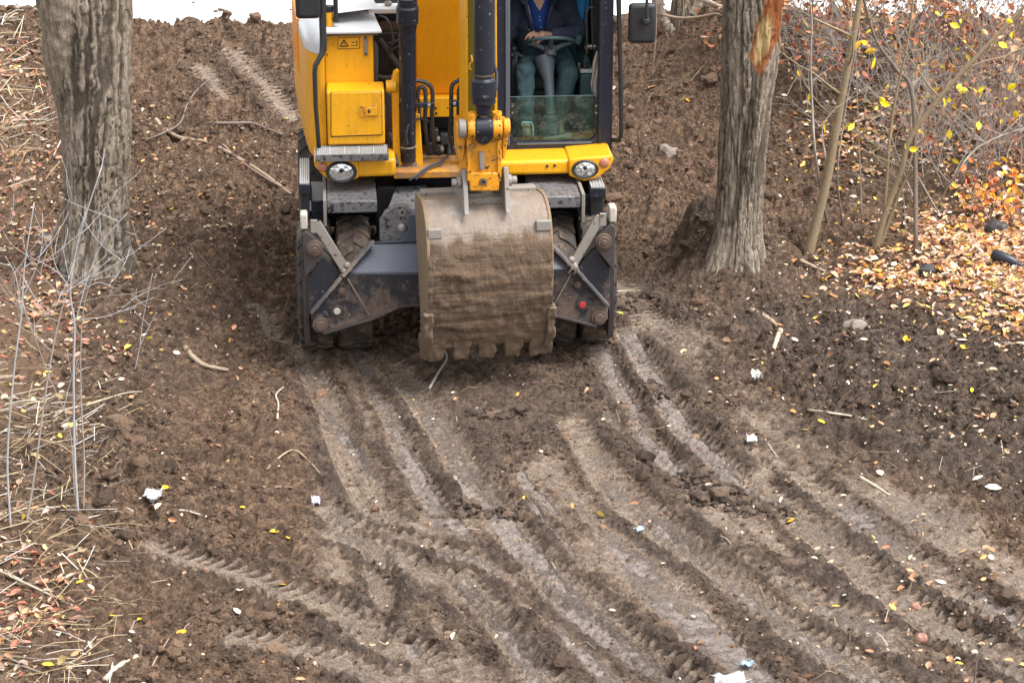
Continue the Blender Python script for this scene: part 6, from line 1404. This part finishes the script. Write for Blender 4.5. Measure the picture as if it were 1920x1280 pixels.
def scrap(name, px, py, sx, sy, hgt, mat, label, cat, seed, tilt=.3):
    """crumpled sheet"""
    r = np.random.default_rng(seed); b = gp(px, py, .004); n = 9; u = np.linspace(-.5, .5, n); UU_, VV_ = np.meshgrid(u, u)
    k = 1 - .35*r.random((n, n))*((np.abs(UU_) > .45) | (np.abs(VV_) > .45)); z = hgt*(fbm(UU_*3+seed, VV_*3, 3, seed)*1.0) + hgt*.5*r.random((n, n))
    v = np.stack([UU_*sx*k + .15*sx*(r.random((n, n))-.5)*.6, VV_*sy*k, z], -1); rows = [[Vector(p) for p in row] for row in v]
    o = MB().grid(rows).build(name, M[mat], None, ang=25); o.location = b; o.rotation_euler = (tilt*.5, 0, r.uniform(0, 3)); s_ = o.modifiers.new('t', 'SOLIDIFY'); s_.thickness = .002
    return tag(o, label, cat)
M['plastic'] = plain('dirty_white_plastic', (0.46, 0.45, 0.43), 0.45, vary=.35, scale=30)
M['bluepl'] = plain('pale_blue_plastic', (0.30, 0.45, 0.62), 0.4, vary=.3, scale=30)
M['purple'] = plain('pale_purple_plastic', (0.40, 0.36, 0.52), 0.45, vary=.3, scale=30)
M['terracotta'] = plain('broken_brick', (0.36, 0.19, 0.145), 0.9, vary=.3, scale=30, bmp=.5)
M['stone'] = plain('dusty_stone', (0.23, 0.19, 0.16), 0.9, vary=.4, scale=14, bmp=.6)
M['darkstone'] = plain('dark_wet_stone', (0.04, 0.036, 0.036), 0.55, vary=.4, scale=14, bmp=.6)
scrap('plastic_scrap', 285, 944, .17, .13, .09, 'plastic', 'torn piece of white plastic on the left soil', 'plastic', 41)
scrap('plastic_scrap', 1416, 714, .15, .11, .07, 'plastic', 'crumpled white plastic right of the ruts', 'plastic', 42)
scrap('plastic_scrap', 1408, 826, .14, .09, .03, 'plastic', 'flat muddy plastic piece below the crumpled white one', 'plastic', 43)
scrap('plastic_scrap', 592, 942, .07, .12, .025, 'purple', 'pale purple plastic scrap at the left rut', 'plastic', 44)
scrap('plastic_scrap', 1197, 994, .10, .05, .01, 'bluepl', 'small blue plastic strip on the packed mud', 'plastic', 45)
scrap('plastic_scrap', 1400, 1250, .08, .10, .03, 'bluepl', 'small pale blue plastic scrap in the foreground mud', 'plastic', 46)
scrap('plastic_bag', 1368, 1300, .24, .12, .10, 'plastic', 'white plastic bag cut by the bottom edge of the picture', 'plastic', 47)
scrap('plastic_scrap', 1760, 555, .08, .06, .05, 'plastic', 'small white scrap below the orange leaf litter', 'plastic', 48)
def rock(name, px, py, sc, mat, label, cat, seed):
    r = np.random.default_rng(seed); V = ICO2[0].copy(); V = V*(1+.55*(fbm(V[:, 0]*2+seed, V[:, 1]*2+V[:, 2]*1.7, 3, seed)-.5)[:, None]*2)*np.array(sc)
    b = gp(px, py, sc[2]*.35); o = np_mesh(name, V, ICO2[1], M[mat], smooth=False); o.location = b; o.rotation_euler = (0, 0, r.uniform(0, 3)); return tag(o, label, cat)
rock('stone', 1390, 612, (.13, .10, .08), 'stone', 'pale angular stone right of the broken stick', 'stone', 51) if False else rock('stone', 1605, 618, (.10, .08, .07), 'stone', 'grey angular stone below the leaf litter', 'stone', 51)
rock('stone', 1868, 437, (.11, .10, .09), 'darkstone', 'dark round lump on the leaf litter', 'stone', 52)
rock('stone', 1742, 513, (.09, .08, .06), 'darkstone', 'small dark lump sunk in the leaf litter', 'stone', 53)
rock('stone', 1250, 292, (.10, .09, .08), 'stone', 'pale brown stone on the slope right of the cab', 'stone', 54)
rock('stone', 690, 595, (.05, .05, .04), 'stone', 'small stone under the blade', 'stone', 55) if False else None
rock('brick_piece', 1716, 1140, (.036, .03, .03), 'terracotta', 'upper reddish brick piece in the right foreground', 'brick', 56)
rock('brick_piece', 1727, 1198, (.036, .03, .03), 'terracotta', 'lower reddish brick piece in the right foreground', 'brick', 57)
b = gp(1890, 498, .05); bt = MB(); bt.lathe([(-.15, .001), (-.15, .045), (-.13, .052), (.04, .052), (.09, .022), (.14, .020), (.14, .001)], (0, 0, 0), 'x', 20)
o = bt.build('bottle', M['dark'], None, fix=True); o.location = b; o.rotation_euler = (0, .25, -.5); tag(o, 'dark bottle lying on the leaf litter near the right edge', 'bottle')
# clumps of mud pushed up at the ends of the ruts
def clump(px, py, w_, d_, h_, label, seed, n=110):
    r = np.random.default_rng(seed); b = gp(px, py); bv, bf = ICO2; V, F, Cc = [], [], []
    for i in range(n):
        rr, a = math.sqrt(r.random()), r.uniform(0, 6.283); A, B = rr*math.cos(a)*w_, rr*math.sin(a)*d_; s_ = .011*(3.6**(r.random()**2.0))*(1.3-.6*rr)
        z = float(gz(b.x+A, b.y+B)) - b.z + s_*.1 + h_*(1-rr)*r.uniform(.1, .9)
        v = bv*(1 + .8*(fbm(bv[:, 0]*1.7+seed+i, bv[:, 1]*1.7+bv[:, 2]*1.3+i, 3, seed+i)-.5)[:, None] + .5*(r.random((len(bv), 1))-.5))*s_*np.array([r.uniform(1.0, 1.8), r.uniform(.8, 1.3), r.uniform(.6, 1.0)])
        t_ = r.uniform(0, 3); v = np.stack([v[:, 0]*math.cos(t_)-v[:, 1]*math.sin(t_), v[:, 0]*math.sin(t_)+v[:, 1]*math.cos(t_), v[:, 2]], 1) + np.array([A, B, z])
        V.append(v); F.append(bf + i*len(bv)); Cc.append(np.repeat(np.array([[.125, .085, .060]])*r.uniform(.35, 1.6), len(bv), 0))
    o = np_mesh('mud_clump', np.concatenate(V), np.concatenate(F), M['clod'], smooth=False, color=np.concatenate(Cc)); o.location = b; tag(o, label, 'mud clump')
clump(1290, 905, .22, .20, .035, 'upper left mud clump of the pile right of the ruts', 1); clump(1340, 935, .30, .20, .045, 'broad dark mud clump in the middle of the pile', 2); clump(1425, 945, .26, .17, .035, 'rounded mud clump at the right end of the pile', 3)
clump(905, 966, .34, .12, .03, 'dark mud lip at the end of the middle rut', 4); clump(1225, 740, .12, .26, .03, 'crumbly mud ridge between the two wet right ruts', 5); clump(930, 775, .25, .10, .05, 'dark crack-edged mud lump in front of the bucket', 6)
clump(1195, 572, .22, .25, .04, 'dark mud lump beside the right end of the blade', 7)

# ------------------------------------------------------------------ fallen leaves, straw
PAL_R = [(.74, .50, .33), (.80, .64, .50), (.68, .34, .15), (.78, .44, .12), (.72, .44, .30), (.50, .22, .11), (.84, .74, .62), (.66, .40, .26), (.40, .22, .13), (.78, .58, .16)]
PAL_L = [(.36, .13, .08), (.44, .20, .13), (.52, .33, .24), (.28, .095, .06), (.60, .46, .36), (.46, .27, .13), (.34, .18, .11), (.56, .42, .2)]
PAL_S = [(.74, .58, .38), (.70, .60, .46), (.62, .38, .12), (.74, .56, .10), (.62, .34, .16), (.70, .60, .48), (.55, .28, .15), (.48, .22, .12), (.36, .2, .12), (.44, .3, .19)]
def ground_leaves(name, n, dens, region, pal, size, seed, label, lift=.012):
    r = np.random.default_rng(seed); x = r.uniform(region[0], region[1], n*8); y = r.uniform(region[2], region[3], n*8); z = gz(x, y); px, py = to_px_a(x, y, z)
    k = (r.random(len(x)) < dens(x, y)) & (px > -40) & (px < 1960) & (py < 1320); x, y, z = x[k][:n], y[k][:n], z[k][:n]
    V, F, cc = leaf_arrays(np.stack([x, y, z + lift + r.uniform(0, .02, len(x))], 1), r, size, pal); o = np_mesh(name, V, F, M['leaf'], color=cc); return tag(o, label, kind='stuff')
ground_leaves('leaf_litter', 9000, lambda x, y: gz(x, y, LIT)*(x > 1)*(.3+.7*sst(.38, .6, fbm(x*1.6, y*1.6, 3, 700))), (2.0, 6.8, -1.2, 8.6), PAL_R, .068, 61, 'pale orange fallen leaves covering the ground at the right')
ground_leaves('leaf_litter', 4600, lambda x, y: gz(x, y, LIT)*(x < 1)*(.08+.92*sst(.42, .6, fbm(x*1.6, y*1.6, 3, 701))), (-6.5, -1.5, -6.5, 8.8), PAL_L, .064, 62, 'reddish fallen leaves covering the ground at the left')
ground_leaves('scattered_leaves', 1200, lambda x, y: (.10 + .9*sst(1.6, 3.4, np.abs(x-.3)))*sst(.25, .6, fbm(x*.8, y*.8, 3, 702))*sst(9, 3, y), (-5.5, 6.5, -6.4, 8.5), PAL_S, .055, 63, 'scattered small leaves on the soil')
ground_leaves('wood_chips', 2600, lambda x, y: (.16 + .84*sst(1.4, 3.0, np.abs(x-.2))), (-5.2, 6.2, -6.5, 6), [(.62, .50, .38), (.78, .68, .56), (.50, .34, .22), (.66, .46, .28), (.42, .26, .16)], .026, 64, 'pale chips and crumbs of leaf on the soil')
def straws(name, n, dens, region, seed, label, L=(.08, .40), r0=.0024, pal_=((.72, .58, .36), (.82, .74, .58), (.60, .44, .26), (.50, .36, .22), (.84, .80, .72))):
    r = np.random.default_rng(seed); x = r.uniform(region[0], region[1], n*6); y = r.uniform(region[2], region[3], n*6); z = gz(x, y); px, py = to_px_a(x, y, z)
    k = (r.random(len(x)) < dens(px, py, x, y)) & (px > -60) & (px < 1980) & (py < 1330); x, y, z = x[k][:n], y[k][:n], z[k][:n]; n = len(x)
    a = r.normal(0, .55, n) + (r.random(n) < .25)*1.4; l = r.uniform(L[0], L[1], n); dx, dy = np.cos(a)*l/2, np.sin(a)*l/2
    P0 = np.stack([x-dx, y-dy, gz(x-dx, y-dy)+.008+.02*r.random(n)], 1); P2 = np.stack([x+dx, y+dy, gz(x+dx, y+dy)+.008+.06*r.random(n)**2], 1); P1 = (P0+P2)/2; P1[:, 2] = np.maximum(P1[:, 2], z+.012+.03*r.random(n)); P1[:, :2] += r.normal(0, .02, (n, 2))*l[:, None]
    V = []; w3 = [(np.cos(t), np.sin(t)) for t in (0, 2.094, 4.189)]; px_, py_2 = -np.sin(a), np.cos(a); rr = r0*r.uniform(.7, 1.7, n)
    for Pp in (P0, P1, P2):
        for c_, s_ in w3: V.append(Pp + np.stack([px_*c_*rr, py_2*c_*rr, s_*rr], 1))
    V = np.stack(V, 1).reshape(-1, 3); f = []
    for i in range(2):
        for q in range(3): f.append((i*3+q, i*3+(q+1) % 3, (i+1)*3+(q+1) % 3, (i+1)*3+q))
    F = (np.array(f)[None] + (np.arange(n)*9)[:, None, None]).reshape(-1, 4); pal = np.array(pal_); cc = pal[r.integers(0, 5, n)]*r.uniform(.7, 1.1, (n, 1))
    return tag(np_mesh(name, V, F, M['straw'], color=np.repeat(cc, 9, 0)), label, kind='stuff')
straws('dry_straw', 460, lambda px, py, x, y: sst(290, 50, px + 60*(vn(x*2, y*2, 711)-.5))*sst(640, 800, py), (-4.5, -1.0, -6.6, 0), 71, 'dry straw stalks lying on the left soil')
straws('dry_straw', 240, lambda px, py, x, y: sst(130, 40, px)*sst(420, 200, py), (-7, -2.5, 2, 8.8), 72, 'dry stalks on the upper left slope', (.15, .7), .0038)
straws('twig_litter', 480, lambda px, py, x, y: .25 + .5*sst(1400, 1700, px) + .4*sst(500, 250, px), (-5.5, 6, -6.5, 7), 73, 'small twigs scattered over the soil', (.04, .18), .0024, ((.5, .4, .28), (.4, .28, .18), (.3, .2, .13), (.66, .56, .44), (.24, .16, .1)))
straws('fine_roots', 70, lambda px, py, x, y: np.exp(-((px-1290)/60)**2-((py-130)/60)**2), (1.2, 4, 4.5, 8.2), 74, 'fine roots hanging from the earth mound', (.15, .6), .0035, ((.3, .2, .12), (.42, .3, .19), (.2, .13, .08), (.26, .17, .1), (.5, .38, .26)))
# single leaves that stand out on the bare soil
rg = random.Random(99)
def single(px, py, key, col, size, label, group):
    p = gp(px, py, .018); o = add_leaf('fallen_leaf', key, col, p, size*.8, rg, None, True); tag(o, label, 'leaf', group)
kinds = [('pale', (.70, .60, .44), 'cream fallen leaf lying on the dark soil', 'cream leaves on the dark soil'), ('gold', (0.80, .46, .04), 'golden fallen leaf lying on the dark soil', 'golden leaves on the dark soil'), ('yellow', YEL, 'bright yellow fallen leaf lying on the dark soil', 'yellow leaves on the dark soil'), ('russet', (.58, .25, .13), 'russet fallen leaf lying on the dark soil', 'russet leaves on the dark soil')]
spots = [(1700, 640, 1, .15), (1808, 655, 1, .16), (1762, 686, 2, .09), (1706, 745, 0, .10), (1738, 803, 0, .10), (1838, 812, 0, .08), (1650, 890, 0, .11), (1862, 918, 0, .15), (1833, 900, 0, .11), (1694, 1094, 0, .10), (1540, 794, 2, .08), (1620, 640, 0, .09), (1560, 690, 0, .08), (1822, 735, 2, .07), (1660, 1030, 3, .1), (1530, 598, 1, .1), (1590, 590, 0, .1), (1510, 560, 1, .1), (1490, 640, 0, .08),
         (105, 1090, 3, .13), (515, 1000, 1, .10), (540, 1012, 1, .08), (150, 1095, 2, .07), (210, 1158, 2, .06), (262, 1164, 2, .06), (310, 918, 1, .12), (530, 1100, 1, .07), (525, 1140, 1, .07), (450, 1110, 0, .10), (445, 1150, 0, .1), (340, 1190, 1, .1), (90, 1250, 1, .1), (455, 955, 2, .07), (1244, 1060, 0, .07), (1148, 1148, 0, .06), (1300, 1160, 0, .06), (1480, 980, 1, .12), (1130, 790, 0, .06), (1015, 850, 0, .06), (248, 288, 2, .06), (322, 395, 1, .06), (425, 350, 2, .05), (262, 495, 2, .06), (320, 438, 1, .06), (1290, 190, 1, .12), (1222, 166, 3, .16), (1570, 320, 1, .10), (1575, 358, 1, .11), (1540, 368, 0, .12), (1600, 372, 0, .1), (1650, 520, 1, .12), (1668, 528, 1, .12), (1630, 1225, 3, .09)]
def whereabouts(px, py):
    if px > 1470 and py < 480: return 'around the feet of the young trees'
    if px > 1470 and py < 610: return 'at the near edge of the orange leaf litter'
    if px > 1700 and py < 780: return 'on the black soil below the leaf litter'
    if px > 1400 and py < 780: return 'near the grey angular stone at the right'
    if px > 1600 and py < 960: return 'on the bare flat ground at the right edge'
    if px > 1400: return 'among the ruts at the lower right'
    if px > 1180 and py < 300: return 'on the slope right of the cab'
    if px > 900 and py < 900: return 'on the mud in front of the bucket'
    if px > 900: return 'on the ruts in the lower middle'
    if py < 330: return 'on the slope beside the thick trunk'
    if py < 560: return 'on the soil between trunk and machine'
    if px < 200: return 'in the straw at the bottom left'
    if py < 1030: return 'near the torn white plastic at the left'
    return 'on the clods at the lower left'
groups_ = {}
for sp_ in spots:
    px, py, k, s_ = sp_
    lab = '%s %s fallen leaf %s' % ('large' if s_ >= .11 else 'small' if s_ < .075 else 'medium', ('cream', 'golden', 'bright yellow', 'russet')[k], whereabouts(px, py)); groups_.setdefault(lab, []).append(sp_)
for lab, ls in groups_.items():
    ls.sort()
    for i, (px, py, k, s_) in enumerate(ls):
        w_ = '' if len(ls) == 1 else (('left-hand ', 'right-hand ') if len(ls) == 2 else ('leftmost ', 'middle ', 'rightmost '))[i] if len(ls) < 4 else ''
        single(px, py, kinds[k][0], kinds[k][1], s_, w_ + lab, 'leaves fallen ' + whereabouts(px, py))
